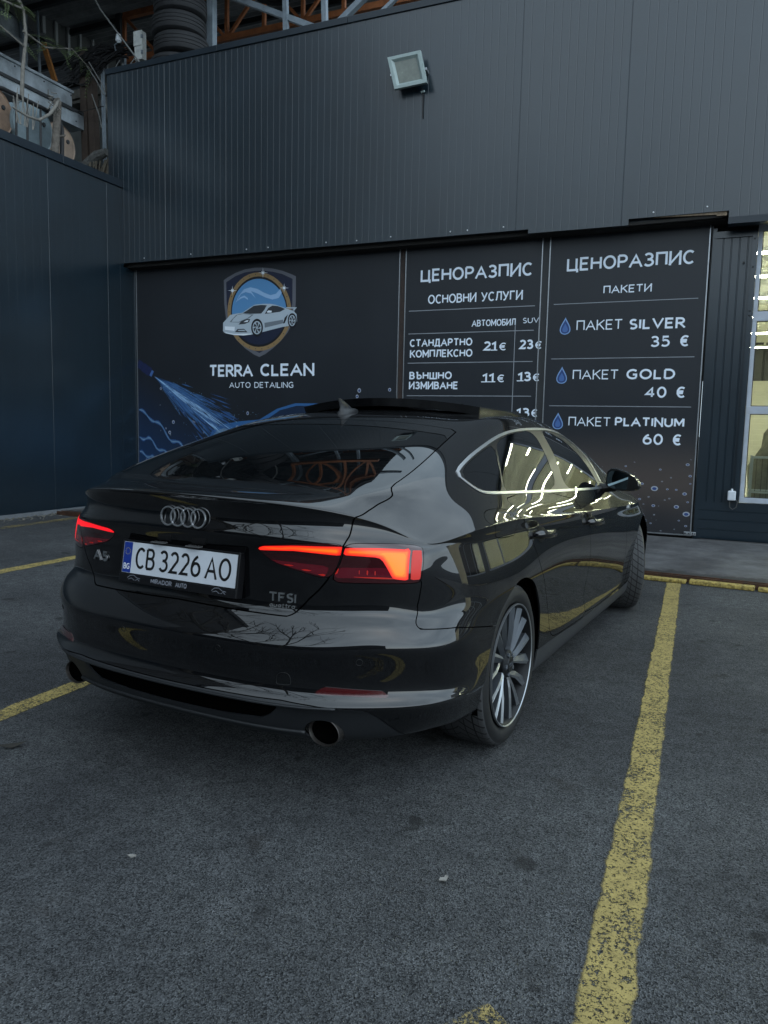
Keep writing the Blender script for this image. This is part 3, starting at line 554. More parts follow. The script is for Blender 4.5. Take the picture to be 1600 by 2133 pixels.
fbuild(MB().box((5.56,6.42,.1),(6.1,6.5,3.6)), 'bay_pier', M_clad, bld)
mb = MB(); mb.box((1.365,6.485,0),(1.826,6.518,4.2)); mb.box((1.826,6.485,3.55),(11,6.518,4.2)); mb.box((5.45,6.503,0),(6.2,6.518,3.55)); fbuild(mb, 'lintel_light_blocker', M_soff, bld)  # added behind pillar and over doors to stop bay light leaking out
fbuild(MB().box((6.1,6.42,.1),(9.5,6.5,.53)), 'far_base', M_clad, bld)
glass_door(6.1, 9.5, 'second glazed bay door, further right along the workshop front')
M_wallin = mat('cream_bay_wall', (.74,.735,.64), .6, noise=(1.2,.10,4)); M_floorin = mat('grey_bay_floor', (.34,.34,.30), .35, noise=(3,.25,5))
bay = MB()
bay.add([(1.42,6.52,.08),(11,6.52,.08),(11,36,.08),(1.42,36,.08)], [(0,1,2,3)]); o = fbuild(bay, 'bay_floor', M_floorin); tag(o, kind='structure')
bay = MB(); ribbed(bay, 1.42, 11, .08, 4.2, 36, pitch=.25, depth=.01, panel=99, hor=True, groove=.02); bay.box((1.39,6.52,.05),(1.42,36,4.2)); bay.box((11,6.52,.05),(11.03,36,4.2))
n_ = 6.52
while n_ < 36: e_ = min(n_+.55, 36); bay.box((1.39,n_,4.19),(11.03,e_-.015,4.25)); n_ = e_
bay.box((1.39,6.52,4.26),(11.03,36,4.3))
for n_ in (12.0,18,24,30): bay.box((1.42,n_,4.02),(11,n_+.12,4.185))
for n_ in (8.4,10.5,12.6,18,24,30): bay.box((1.42,n_,.08),(1.56,n_+.14,4.02))
fbuild(bay, 'bay_walls', M_wallin, bld)
M_tube = mat('lit_tube', (.9,.9,.8), .4, emit=((1,.97,.80), 52.0)); M_tray = mat('white_light_tray', (.6,.6,.55), .5)
k = 0
for n_ in (7.6,9.4,11.2,13.4,16,19,22.5,26,29.5,33):
    for s_ in (2.3,3.9,5.6,7.4,9.2):
        t = fempty('tube_light', (s_,n_,3.86)); tag(t, 'glowing ceiling tube light inside the lit workshop bay', 'lamp', 'tube lights of the lit bay')
        fbuild(MB().box((s_-.45,n_-.06,3.90),(s_+.45,n_+.06,3.95)), 'light_tray', M_tray, t)
        fbuild(MB().box((s_-.42,n_-.04,3.872),(s_+.42,n_+.04,3.898)), 'lit_tube', M_tube, t)
# things standing inside the bay, seen through the lower pane
M_dk = mat('dark_grey_equipment', (.05,.05,.048), .6, noise=(8,.4,4)); M_gr = mat('grey_cover', (.17,.17,.16), .8, noise=(7,.3,5), bump=(12,.5,.03))
t = fempty('shelf_rack', (2.2,7.2,.08)); tag(t, 'metal wire rack standing just inside the lit door', 'rack')
mb = MB()
for sx in (1.95,2.55):
    for ny in (7.0,7.4): mb.bar((sx,ny,.08),(sx,ny,1.05),.025)
for z_ in (.35,.62,1.03): mb.bar((1.95,7.0,z_),(2.55,7.0,z_),.02); mb.bar((1.95,7.4,z_),(2.55,7.4,z_),.02); mb.bar((1.95,7.0,z_),(1.95,7.4,z_),.02); mb.bar((2.55,7.0,z_),(2.55,7.4,z_),.02)
fbuild(mb, 'rack_frame', M_frame, t)
mb = MB()
for sx in np.arange(2.0,2.55,.06): mb.bar((sx,7.0,.35),(sx,7.0,1.03),.006)
fbuild(mb, 'wire_grid', M_dk, t)
mb = MB(); rk = random.Random(5); ring_ = []
for z_, r_ in ((.08,.30),(.5,.33),(.9,.30),(1.15,.24),(1.32,.15),(1.42,.05)): ring_.append((z_, r_))
mb.lathe(ring_, 'z', 14, 0, (2.25,7.75,0)); mb.v = [(x+.06*sin(z*9+y*7), y+.05*sin(x*11+z*5), z) for x, y, z in mb.v]
o = fbuild(mb, 'covered_machine', M_gr, smooth='all'); tag(o, 'lumpy grey covered machine behind the wire rack in the bay', 'machine')
t = fempty('tool_cabinet', (3.3,8.6,.08)); tag(t, 'dark tool cabinet with drawers inside the lit bay', 'cabinet')
fbuild(MB().box((3.0,8.4,.18),(3.7,8.9,1.25)), 'cabinet_body', M_dk, t, bevel=.02)
mb = MB()
for z_ in (.25,.45,.65,.85,1.05): mb.box((3.03,8.385,z_),(3.67,8.399,z_+.17))
fbuild(mb, 'drawer', M_clad2, t, bevel=.005)
mb = MB()
for sx in (3.06,3.62):
    for ny in (8.46,8.84): mb.lathe([(-.02,.05),(.02,.05)], 'x', 12, 0, (sx,ny,.13))
fbuild(mb, 'castors', M_dk, t)
for i, (s_, n_, h_, tl) in enumerate(((2.62,7.35,1.35,.25),(2.75,7.6,1.5,.18))):
    mb = MB(); mb.bar((s_,n_,.09),(s_+tl,n_+.2,h_),.14,.025,up=(0,1,0)); o = fbuild(mb, 'plank', mat('plank_wood', (.16,.13,.10), .7, noise=(9,.3,4))); tag(o, ('shorter' if i == 0 else 'taller')+' leaning plank beside the wire rack in the lit bay', 'plank')
# white socket box with its cable
t = fempty('socket_box', (1.745,6.40,.60)); tag(t, 'small white socket box with looped cable beside the glass door', 'socket')
mb = MB(); mb.box((1.705,6.345,.555),(1.79,6.392,.665)); fbuild(mb, 'box_body', M_white, t, bevel=.012)
mb = MB(); mb.lathe([(.66,.0),(.66,.012),(.685,.012),(.69,0)], 'z', 10, 0, (1.747,6.37,0)); fbuild(mb, 'gland', M_white, t)
mb = MB(); mb.tube([(1.79,6.365,.57),(1.812,6.365,.54),(1.80,6.365,.48),(1.765,6.365,.455),(1.735,6.37,.48),(1.73,6.372,.556)], .006, 6); fbuild(mb, 'cable', mat('grey_cable', (.06,.06,.06), .6), t)
# ------------------------------------------------------------------ left wall
wl = fempty('boundary_wall', (-6.86,2,0)); tag(wl, 'tall dark sheet clad wall closing the yard on the left', 'wall')
mb = MB(); ribbed(mb, -7.0, 6.13, .05, 4.78, 0, pitch=.1335, depth=.0004, panel=1.07, groove=.007)
mb.v = [(-6.80-y, x, z) for x, y, z in mb.v]; mb.f = [f[::-1] for f in mb.f]
mb.box((-6.9,-7,.05),(-6.806,6.125,4.78)); mb.box((-6.9,6.07,.05),(-6.796,6.139,4.78)); mb.box((-6.9,6.139,.05),(-6.80,6.46,3.6)); fbuild(mb, 'wall_cladding', M_clad, wl)
mb = MB(); n_ = -7.0
while n_ < 6.1: e = min(n_+2, 6.138); mb.box((-6.96,n_,4.735),(-6.775,e-.004,4.845)); n_ = e
fbuild(mb, 'wall_cap', M_clad2, wl, bevel=.005)
mb = MB(); mb.box((-6.83,-7,.0),(-6.772,6.1,.052)); fbuild(mb, 'base_strip', mat('pale_base_flashing', (.16,.17,.18), .5, noise=(5,.2,3)), wl)
# rough gravel strip along its foot
mb = MB(); rk = random.Random(8)
for _ in range(900):
    s_ = -6.77+abs(rk.gauss(0,.14)); n_ = rk.uniform(0,6.2); r_ = rk.uniform(.006,.022)
    vs = [(s_+r_*a*rk.uniform(.6,1.2), n_+r_*b*rk.uniform(.6,1.2), .0+r_*c*rk.uniform(.5,1.1)+r_*.3) for a, b, c in ((1,0,0),(0,1,0),(-1,0,0),(0,-1,0),(0,0,1))]
    mb.add(vs, [(0,1,4),(1,2,4),(2,3,4),(3,0,4)])
o = fbuild(mb, 'gravel', mat('grey_gravel', (.10,.095,.08), .9, noise=(40,.5,2))); tag(o, kind='stuff')
# ------------------------------------------------------------------ floodlight on the cladding
t = fempty('floodlight', (-2.2,6.12,5.4)); tag(t, 'pale square floodlight hanging crooked on the dark upper cladding', 'floodlight')
M_fl = mat('grey_green_lamp_housing', (.30,.37,.36), .45, noise=(14,.1,3))
def q4(a, b, c, d, k, n): # bilinear inset of a quad
    P = [np.array(p, float) for p in (a, b, c, d)]; C = sum(P)/4; return [(*(C+(p-C)*k)[:1], n, (C+(p-C)*k)[1]) for p in P]
Q = [(-2.458,5.805),(-2.022,5.818),(-1.925,5.432),(-2.352,5.415)]
mb = MB(); R_ = [q4(*Q, 1, 6.00), q4(*Q, .985, 5.99), q4(*Q, .80, 5.99), q4(*Q, .66, 6.018), q4(*Q, 1, 6.03), q4(*Q, .6, 6.11)]
def band(a, b): n0 = len(mb.v); mb.add(a+b, [(i, (i+1) % 4, (i+1) % 4+4, i+4) for i in range(4)])
band(R_[0], R_[1]); band(R_[1], R_[2]); band(R_[2], R_[3]); band(R_[4], R_[0]); band(R_[5], R_[4]); mb.add(R_[5], [(3,2,1,0)])
o = fbuild(mb, 'housing', M_fl, t)
mb = MB(); mb.add(q4(*Q, .66, 6.016), [(0,1,2,3)]); fbuild(mb, 'lens', mat('dusty_lens', (.17,.19,.165), .25, noise=(9,.2,5)), t)
mb = MB(); mb.bar((-2.42,6.05,5.62),(-2.42,6.138,5.60),.03); mb.bar((-1.97,6.05,5.62),(-1.97,6.138,5.60),.03); mb.lathe([(0,0),(0,.018),(-.03,.018)], 'y', 10, 0, (-1.945,6.03,5.46)); fbuild(mb, 'bracket', M_alu, t)
mb = MB(); mb.tube([(-2.045,6.118,5.385),(-2.0,6.118,5.392)], .014, 8); fbuild(mb, 'cable_clip', M_fl, t)
mb = MB(); mb.tube([(-2.03,6.118,5.42),(-2.02,6.125,5.33),(-2.022,6.128,5.20),(-2.02,6.129,5.085)], .008, 6); fbuild(mb, 'cable', mat('black_cable', (.006,.006,.007), .6), t)
# ------------------------------------------------------------------ above and behind the front: shed, trusses, clutter
M_org = mat('orange_painted_steel', (.28,.095,.032), .6, noise=(7,.35,5)); M_gst = mat('grey_blue_steel', (.20,.24,.275), .5, noise=(6,.25,4)); M_dkst = mat('dark_steel', (.022,.025,.028), .6, noise=(8,.3,4))
M_rpost = mat('rusty_brown_post', (.050,.035,.027), .8, noise=(14,.4,5)); M_corr = mat('weathered_corrugated_sheet', (.22,.225,.23), .5, metal=.2, noise=(2.2,.45,6))
M_rubber = mat('weathered_tyre_rubber', (.016,.017,.019), .75, noise=(12,.35,5), bump=(90,.3,.004))
# corrugated shed roof, left part extended forward unseen to shade the left facade
mb = MB(); vs = []; ns = np.arange(4.5, 24, .045); H = lambda n: 9.05+.10*(n-8.4)
for n_ in ns: vs += [(-16,n_,H(n_)+.016*sin(n_*2*pi/.18)), (-3.2 if n_ > 6.9 else -4.7,n_,H(n_)+.016*sin(n_*2*pi/.18))]
mb.add(vs, [(2*k,2*k+1,2*k+3,2*k+2) for k in range(len(ns)-1)])
mb2 = MB()
rf = fempty('shed_roof', (-7.5,12,9)); tag(rf, 'corrugated metal shed roof above and behind the workshop front', 'roof')
fbuild(mb, 'corrugated_sheet', M_corr, rf)
mb = MB()
for n_ in np.arange(4.65,24,1.15): mb.box((-16,n_,H(n_)-.13),(-3.22 if n_ > 6.9 else -4.72,n_+.07,H(n_)-.03))
fbuild(mb, 'purlins', M_dkst, rf)
for s_ in (-15.0,): fbuild(MB().box((s_-.1,4.66,0),(s_+.1,4.84,H(4.6)-.13)), 'roof_post', M_dkst, rf)
def truss(n_, s0, s1, z0, z1, label):
    t = fempty('roof_truss', ((s0+s1)/2,n_,z0)); tag(t, label, 'truss', 'trusses under the shed roof')
    mb = MB(); mb.bar((s0,n_,z0),(s1,n_,z0),.09,.10); mb.bar((s0,n_,z1),(s1,n_,z1),.09,.10); fbuild(mb, 'chords', M_org, t)
    mb = MB(); k = 0; x = s0
    while x < s1-.2:
        mb.bar((x,n_,z0),(x,n_,z1),.06); e = min(x+.78,s1)
        if k % 2: mb.bar((x,n_+.002,z0),(e,n_+.002,z1),.05)
        else: mb.bar((x,n_+.002,z1),(e,n_+.002,z0),.05)
        x += .78; k += 1
    fbuild(mb, 'web_members', M_org, t)
truss(9.0, -9.3, -3.2, 8.13, 8.93, 'nearest orange lattice truss under the shed roof'); truss(7.1, -6.0, -3.25, 8.02, 8.72, 'front orange lattice truss high over the workshop roof edge'); truss(13.0, -12, -3.2, 8.5, 9.35, 'middle orange lattice truss deeper under the shed roof'); truss(17.5, -14, -3.2, 8.9, 9.8, 'farthest orange lattice truss under the shed roof')
t = fempty('steel_frame', (-5,7.5,6.25)); tag(t, 'bare grey steel frame of posts and braces standing on the workshop roof', 'frame')
mb = MB(); mb.bar((-6.19,7.5,6.24),(-6.17,7.5,9.3),.115,.115); fbuild(mb, 'post', M_gst, t)
mb = MB(); mb.bar((-4.98,7.52,6.24),(-4.72,7.52,9.3),.06) if False else mb.bar((-4.80,7.52,6.24),(-4.90,7.52,9.3),.07,.07); fbuild(mb, 'post', M_gst, t)
mb = MB(); mb.bar((-4.12,7.52,6.24),(-4.26,7.52,9.3),.075,.075); fbuild(mb, 'post', M_gst, t)
mb = MB(); mb.bar((-6.0,7.56,7.99),(-4.3,7.56,7.17),.09,.08); mb.bar((-4.1,7.60,7.13),(-2.2,7.60,8.4),.09,.08); mb.bar((-6.1,7.60,9.1),(-2.0,7.60,9.1),.08); mb.bar((-3.6,7.45,6.9),(-1.6,7.45,8.2),.06,.05); fbuild(mb, 'brace', M_gst, t)
t = fempty('shed_column', (-4,10,6)); tag(t, 'dark crossed braces and columns inside the shed', 'frame')
mb = MB()
for a, b in (((-7,10.5,6.2),(-5.2,10.5,9)),((-5.6,10.5,9),(-4.2,10.5,6.2)),((-4.4,10.52,9),(-2.9,10.52,6.2)),((-6.9,10.6,9),(-5.5,10.6,7)),((-3.1,10.6,6.2),(-2.2,10.6,9)),((-9.6,9.2,6),(-9.6,9.2,9.3)),((-1.5,10.5,6.2),(-1.5,10.5,9))): mb.bar(a, b, .11)
fbuild(mb, 'brace', M_dkst, t)
# back of the shed
bk = fempty('shed_back_wall', (-4,24,3)); tag(bk, 'dim sheet wall closing the far end of the shed', 'wall'); mb = MB(); ribbed(mb, -16, 3, 3, 11, 24, pitch=.3, depth=.03, panel=99, groove=.06); fbuild(mb, 'sheet', M_dkst, bk)
# tyres stacked on the roof
def stack_tyre(c, R, r, h, label, tilt):
    mb = MB(); prof = []
    for a, q in ((-.42,.60),(-.5,.68),(-.485,.80),(-.44,.90),(-.37,.965),(-.27,.99),(-.20,.995),(-.19,.978),(-.165,.978),(-.155,.998),(-.015,1.0),(-.008,.98),(.012,.98),(.02,1.0),(.155,.998),(.165,.978),(.19,.978),(.20,.995),(.27,.99),(.37,.965),(.44,.90),(.485,.80),(.5,.68),(.42,.60)):
        prof.append((a*h, R*q))
    mb.lathe(prof, 'z', 44, 0, (c[0],c[1],c[2]+h/2)); mb.lathe([(-.42*h,R*.62),(-.38*h,R*.72),(.38*h,R*.72),(.42*h,R*.62)], 'z', 44, 0, (c[0],c[1],c[2]+h/2))
    o = fbuild(mb, 'tyre', M_rubber, smooth=30); o.rotation_euler = (tilt,tilt*.6,PH+tilt*9); tag(o, label, 'tyre', 'tyres stacked on the workshop roof')
for i, (dx, dz, R, lb) in enumerate(((.03,6.24,.38,'lowest tyre of the stack, mostly hidden by the roof edge'),(-.10,6.525,.41,'second tyre from the bottom, sticking out left under the bulging middle'),(-.01,6.82,.42,'middle tyre of the stack beside the grey steel post'),(-.06,7.115,.415,'second tyre from the top of the roof stack'),(-.03,7.41,.40,'topmost tyre of the stack on the workshop roof'))):
    stack_tyre((-6.36+dx,7.0,dz), R, 0, .295, lb, .012*(-1)**i)
o = fbuild(MB().lathe([(-.11,.22),(-.12,.30),(-.08,.36),(0,.37),(.08,.36),(.12,.30),(.11,.22)], 'z', 30, 0, (-5.32,7.9,8.12)), 'tyre', M_rubber, smooth=30); tag(o, 'single tyre hung high on the shed frame right of the stack', 'tyre')
# white meter box and lamp on their posts
t = fempty('meter_box', (-7.22,7.0,6.95)); tag(t, 'white weathered meter box among cables left of the tyre stack', 'box')
mb = MB(); mb.box((-7.30,7.0,6.98),(-7.14,7.1,7.40)); mb.box((-7.305,6.985,7.18),(-7.135,7.0,7.405)); fbuild(mb, 'box_body', mat('dirty_white_plastic', (.58,.60,.58), .6, noise=(9,.3,5)), t, bevel=.012)
mb = MB(); mb.box((-7.15,6.975,7.28),(-7.12,7.0,7.33)); mb.box((-7.15,6.975,7.05),(-7.12,7.0,7.10)); fbuild(mb, 'latches', M_gst, t)
t = fempty('wall_lamp', (-7.56,7.0,7.25)); tag(t, 'small white bell shaped camera on a bracket beside the meter box', 'camera')
mb = MB(); mb.lathe([(0,.02),(.03,.05),(.13,.035),(.15,.0)], 'z', 14, 0, (-7.57,6.95,7.26)); fbuild(mb, 'housing', M_white, t, smooth=40)
mb = MB(); mb.tube([(-7.62,6.98,7.28),(-7.70,7.0,7.28),(-7.72,7.05,7.22)], .012, 6); fbuild(mb, 'bracket', M_gst, t)
# posts left of the roof edge
for i, (s_, n_, z0, z1, w, dx, m, lb) in enumerate(((-8.50,7.2,4.6,7.42,.13,.03,M_rpost,'thickest rusty post behind the wall corner, leftmost of the posts'),(-8.30,7.2,4.6,7.30,.12,.10,M_rpost,'leaning rusty post just right of the thickest one'),(-8.12,7.2,4.6,7.2,.045,.03,M_gst,'thin grey pipe post next to the cladding edge'),
      (-7.78,7.3,6.2,7.25,.05,0,M_gst,'short grey pipe under the cable bundle'),(-7.50,7.3,6.2,7.2,.05,0,M_gst,'short grey pipe left of the meter box'),(-7.36,7.15,6.2,7.5,.05,0,M_rpost,'brown pipe carrying the meter box'))):
    o = fbuild(MB().bar((s_,n_,z0),(s_-dx,n_,z1),w), 'post', m); tag(o, lb, 'post', 'posts behind the wall corner')
# sheets closing the corner below the posts
t = fempty('panel_fence', (-8.6,8.3,4)); tag(t, 'grey panel wall behind the posts with a battered ledge', 'wall')
mb = MB(); mb.box((-10.5,8.3,4),(-7.0,8.36,7.05)); mb.box((-10.5,8.27,5.97),(-7,8.30,6.02)); mb.box((-10.5,8.27,6.75),(-7,8.30,6.8)); fbuild(mb, 'panels', mat('grey_green_panel', (.12,.13,.125), .7, noise=(3,.35,6)), t)
mb = MB(); mb.box((-10.5,8.05,7.05),(-7,8.4,7.11)); mb.box((-10.5,8.0,7.11),(-7,8.12,7.26)); fbuild(mb, 'ledge', mat('weathered_wood_ledge', (.12,.115,.10), .8, noise=(9,.4,5)), t)
mb = MB(); mb.lathe([(-.34,.02),(-.34,.17),(-.30,.20),(-.05,.18),(.2,.2),(.34,.17),(.34,.02)], 'x', 18, 0, (-8.42,7.6,6.62)); mb.v = [(x,y,z+.015*sin(x*31+y*17)) for x,y,z in mb.v]
o = fbuild(mb, 'crumpled_duct', mat('crumpled_grey_foil', (.38,.38,.36), .45, metal=.5, noise=(12,.6,5), bump=(18,.8,.03)), smooth=25); tag(o, 'crumpled grey duct wedged behind the rusty posts', 'duct')
mb = MB(); mb.tube([(-8.55,7.0,4.9),(-8.50,7.0,5.25),(-8.35,7.0,5.48),(-8.10,7.0,5.62),(-7.9,7.0,5.66)], [.08,.1,.1,.09,.06], 10); o = fbuild(mb, 'bent_hose', mat('grey_rag_hose', (.10,.10,.095), .85, noise=(20,.5,5), bump=(30,.6,.02)), smooth=True); tag(o, 'thick bent grey hose end in the gap at the wall corner', 'hose')
mb = MB(); rk = random.Random(4)
for _ in range(9):
    s_ = rk.uniform(-8.35,-8.0); mb.tube([(s_,6.9,5.0),(s_+.1,6.9,5.25),(s_+rk.uniform(.1,.25),6.9,5.5)], .012, 5)
mb.add([(-8.3,6.95,4.8),(-7.8,6.95,4.8),(-7.82,6.95,5.55),(-8.05,6.95,5.35)], [(0,1,2,3)]); o = fbuild(mb, 'straw_bundle', mat('dry_straw', (.14,.12,.09), .9, noise=(20,.4,4))); tag(o, 'frayed straw and sacking stuffed below the bent hose', 'bundle')
# galvanised sheet boxes running along the wall
M_galv = mat('galvanised_sheet', (.36,.40,.43), .42, metal=.5, noise=(2.5,.45,6), bump=(3.5,.5,.05))
t = fempty('sheet_metal_duct', (-8.6,5.5,6.1)); tag(t, 'long dented galvanised sheet box above the barrels', 'duct')
mb = MB(); mb.box((-9.1,1.0,6.37),(-8.60,6.97,6.68)); mb.box((-9.1,1.0,6.66),(-8.57,6.99,6.70)); fbuild(mb, 'upper_sheet', M_galv, t)
mb = MB(); mb.box((-9.1,1.0,6.12),(-8.50,7.12,6.34)); fbuild(mb, 'lower_sheet', M_galv, t)
mb = MB(); mb.bar((-8.53,1.0,6.355),(-8.53,7.12,6.375),.06,.05); mb.bar((-8.48,1.0,6.36),(-8.48,6.9,6.34),.02); fbuild(mb, 'seam_rail', M_dkst, t)
mb = MB()
for n_ in np.arange(2,7,.55):
    for z_ in (6.42,6.62,6.2): mb.lathe([(0,0),(0,.014),(.008,.01)], 'x', 6, 0, (-8.598 if z_ > 6.3 else -8.498, n_, z_))
fbuild(mb, 'rivets', M_dkst, t)
def barrel(c, r, h, m, label):
    t = fempty('barrel', (c[0]-h/2,c[1],c[2]-r)); tag(t, label, 'barrel', 'barrels lying behind the left wall')
    mb = MB(); mb.lathe([(0,0),(0,r*.93),(-.005,r*.96),(.012,r),(-.02,r),(-h*.32,r*.985),(-h*.34,r*1.02),(-h*.36,r*.985),(-h*.66,r*.985),(-h*.68,r*1.02),(-h*.70,r*.985),(-h,r),(-h,0)], 'x', 40, 0, c); fbuild(mb, 'barrel_body', m, t, smooth=30)
    mb = MB(); mb.lathe([(.0,.03),(.014,.03),(.014,.0)], 'x', 10, 0, (c[0],c[1]+r*.55,c[2]+r*.3)); fbuild(mb, 'bung', M_dkst, t)
barrel((-7.45,5.12,5.33), .34, .8, mat('blue_grey_barrel', (.17,.22,.24), .5, noise=(4,.3,5)), 'blue grey barrel end between the two beige ones')
barrel((-7.6,5.72,5.32), .30, .8, mat('beige_barrel', (.27,.20,.15), .6, noise=(5,.35,6)), 'beige barrel end nearest the building corner')
barrel((-7.5,4.5,5.34), .33, .8, mat('tan_barrel', (.24,.16,.11), .6, noise=(5,.45,6)), 'tan barrel end at the far left edge')
t = fempty('pipe_railing', (-7.3,5,4.85)); tag(t, 'black bent pipe railing on top of the left wall', 'railing')
P = [(-7.25,4.0,5.2),(-7.25,4.2,5.50),(-7.25,4.47,5.56),(-7.25,5.0,5.555),(-7.25,5.30,5.55),(-7.25,5.41,5.50),(-7.25,5.45,5.38),(-7.25,5.43,4.85)]
fbuild(MB().tube(P, .030, 10), 'top_rail', mat('black_pipe', (.012,.012,.013), .5, noise=(20,.5,4)), t, smooth=True)
mb = MB()
for n_ in (4.66,4.84,5.06): mb.tube([(-7.25,n_,4.85),(-7.25,n_+.02,5.55)], .015, 8)
fbuild(mb, 'uprights', bpy.data.materials['black_pipe'], t, smooth=True)
# stump and sapling
M_bark = mat('grey_brown_bark', (.12,.105,.088), .9, noise=(16,.45,6), bump=(26,.9,.02)); M_vine = mat('pale_vine_bark', (.17,.16,.14), .9, noise=(18,.3,5))
M_fol = mat('feathery_green_leaf', (.07,.10,.035), .7, noise=(3,.5,3))
t = fempty('tree_stump', (-7.15,5.3,4.8)); tag(t, 'cut grey tree trunk with one low pale branch over the left wall', 'tree')
mb = MB(); mb.tube([(-7.1,5.15,4.6),(-7.1,5.17,5.0),(-7.1,5.22,5.4),(-7.1,5.235,5.66),(-7.1,5.235,5.70)], [.06,.055,.052,.055,.03], 12); mb.tube([(-7.1,5.2,5.2),(-7.1,5.33,5.24),(-7.1,5.36,5.27)], [.02,.018,.01], 8); fbuild(mb, 'trunk', M_bark, t, smooth=True)
mb = MB(); mb.tube([(-7.05,5.20,5.66),(-7.0,5.12,5.56),(-7.0,5.0,5.40),(-7.0,4.82,5.26),(-7.0,4.62,5.24),(-7.0,4.40,5.27)], [.02,.022,.021,.019,.016,.01], 10); fbuild(mb, 'limb', M_vine, t, smooth=True)
mb = MB(); rk = random.Random(21)
for _ in range(26):
    n_, z_ = rk.uniform(5.0,5.2), rk.uniform(5.45,5.72); mb.tube([(-7.05,n_,z_),(-7.0,n_+rk.uniform(-.06,.06),z_+rk.uniform(-.07,.05))], .006, 4)
for _ in range(14):
    n_ = rk.uniform(4.45,4.75); mb.tube([(-7.0,n_,5.1),(-7.0,n_+rk.uniform(-.1,.1),5.45+rk.uniform(-.1,.1))], .006, 4)
fbuild(mb, 'twigs', M_vine, t)
t = fempty('sapling', (-8,5.0,4.9)); tag(t, 'slim sapling with feathery leaves rising past the sheet boxes', 'tree')
def g(px_n, z, s=-7.9): return (s, px_n, z)
stem = [g(5.25,4.9),g(5.33,5.7),g(5.38,6.3),g(5.45,6.75),g(5.42,7.1)]
mb = MB(); mb.tube(stem, [.035,.03,.027,.022,.018], 8); twigs = [stem]
for pl in ([g(5.42,7.1),g(5.1,7.35),g(4.75,7.55),g(4.3,7.75)],[g(5.42,7.1),g(5.05,7.05),g(4.6,7.1),g(4.2,7.3)],[g(5.42,7.1),g(5.2,7.4),g(5.6,7.95),g(6.1,8.5),g(6.4,8.9)],[g(5.6,7.95),g(5.5,8.3),g(5.3,8.7)],[g(5.4,6.8),g(5.8,6.75),g(6.3,6.95),g(6.7,6.8)],[g(5.4,6.6),g(5.0,6.7),g(4.6,6.85),g(4.25,6.8)],[g(6.1,8.5),g(6.5,8.3),g(6.8,8.2)],[g(4.75,7.55),g(4.5,8.0),g(4.3,8.4)]):
    mb.tube(pl, np.linspace(.016,.005,len(pl)), 6); twigs.append(pl)
fbuild(mb, 'trunk', M_vine, t, smooth=True)
mb = MB(); rk = random.Random(31)
for pl in twigs[1:]:
    for i in range(len(pl)-1):
        a, b = np.array(pl[i]), np.array(pl[i+1])
        for _ in range(7 if i else 3):
            p = a+(b-a)*rk.random(); ax = np.array((rk.gauss(0,.5), rk.gauss(0,1), rk.gauss(-.25,.6))); ax /= np.linalg.norm(ax); L_ = rk.uniform(.14,.34); sd_ = np.cross(ax, (rk.gauss(0,1),rk.gauss(0,1),rk.gauss(0,1))); sd_ /= np.linalg.norm(sd_)
            for k in range(9):
                q = p+ax*L_*(k+1)/9; q[2] -= .10*(k/9)**2*L_*3
                for sg in (-1, 1):
                    e = q+sd_*sg*.045*(1-.5*k/9)+ax*.02; w = ax*.009
                    mb.add([q-w*.6, (q+e)/2-w, e, (q+e)/2+w], [(0,1,2,3)])
fbuild(mb, 'crown', M_fol, t)
# cables
M_cab = mat('black_outdoor_cable', (.010,.010,.011), .6); M_cabw = mat('pale_cable', (.15,.155,.15), .6)
mb = MB(); rk = random.Random(9)
for i in range(34):
    a = np.array((-8.75+rk.uniform(-.2,.3), 7.12+rk.uniform(-.1,.1), 7.05+rk.uniform(-.12,.2))); b = np.array((-7.75+rk.uniform(-.1,.35), 7.12+rk.uniform(-.1,.1), 7.22+rk.uniform(-.08,.08))); m_ = (a+b)/2+(0,0,rk.uniform(-.12,.22))
    mb.tube([a, a*.6+m_*.4+(0,0,.05), m_, m_*.5+b*.5+(0,0,.03), b], .012, 5)
for i in range(10):
    r = rk.uniform(.1,.25); c = np.array((-8.3+rk.uniform(-.25,.2),7.1,7.1+rk.uniform(-.15,.12))); mb.tube([c+(r*cos(x),0,r*.8*sin(x)) for x in np.linspace(0,2*pi,14)], .010, 5)
for i in range(6): mb.tube([(-7.8,7.1,7.24+rk.uniform(-.05,.05)),(-7.5,7.05,7.30+rk.uniform(-.03,.03)),(-7.36,7.1,7.33)], .010, 5)
for i in range(9): mb.tube([(-8.7,7.1,6.95+rk.uniform(-.2,.15)),(-9.3,6.9,6.75+rk.uniform(-.2,.2)),(-10.1,6.6,6.9+rk.uniform(-.3,.3))], .008, 5)
mb.tube([(-8.9,7.0,6.45),(-8.4,7.0,6.36),(-7.95,7.0,6.38)], .008, 5)
o = fbuild(mb, 'cable_bundle', M_cab); tag(o, 'tangled bundle of black cables across the posts', 'cables')
mb = MB()
for pl in ([(-7.28,6.98,7.0),(-7.38,6.9,6.8),(-7.30,6.9,6.55)],[(-7.24,6.98,7.0),(-7.22,6.9,6.7),(-7.33,6.9,6.5)],[(-7.55,6.95,7.0),(-7.75,6.95,6.8),(-7.6,6.95,6.6),(-7.42,6.95,6.75),(-7.5,6.95,6.95)],[(-8.2,6.9,7.0),(-8.0,6.9,6.75),(-7.85,6.9,6.5)],[(-8.15,6.9,7.05),(-7.9,6.9,6.7),(-7.8,6.9,6.5)],[(-8.1,6.9,6.55),(-7.95,6.9,6.2),(-7.9,6.9,6.0)]): mb.tube(pl, .009, 5)
o = fbuild(mb, 'loose_cable', M_cabw); tag(o, 'loose pale cables looping below the meter box', 'cables')
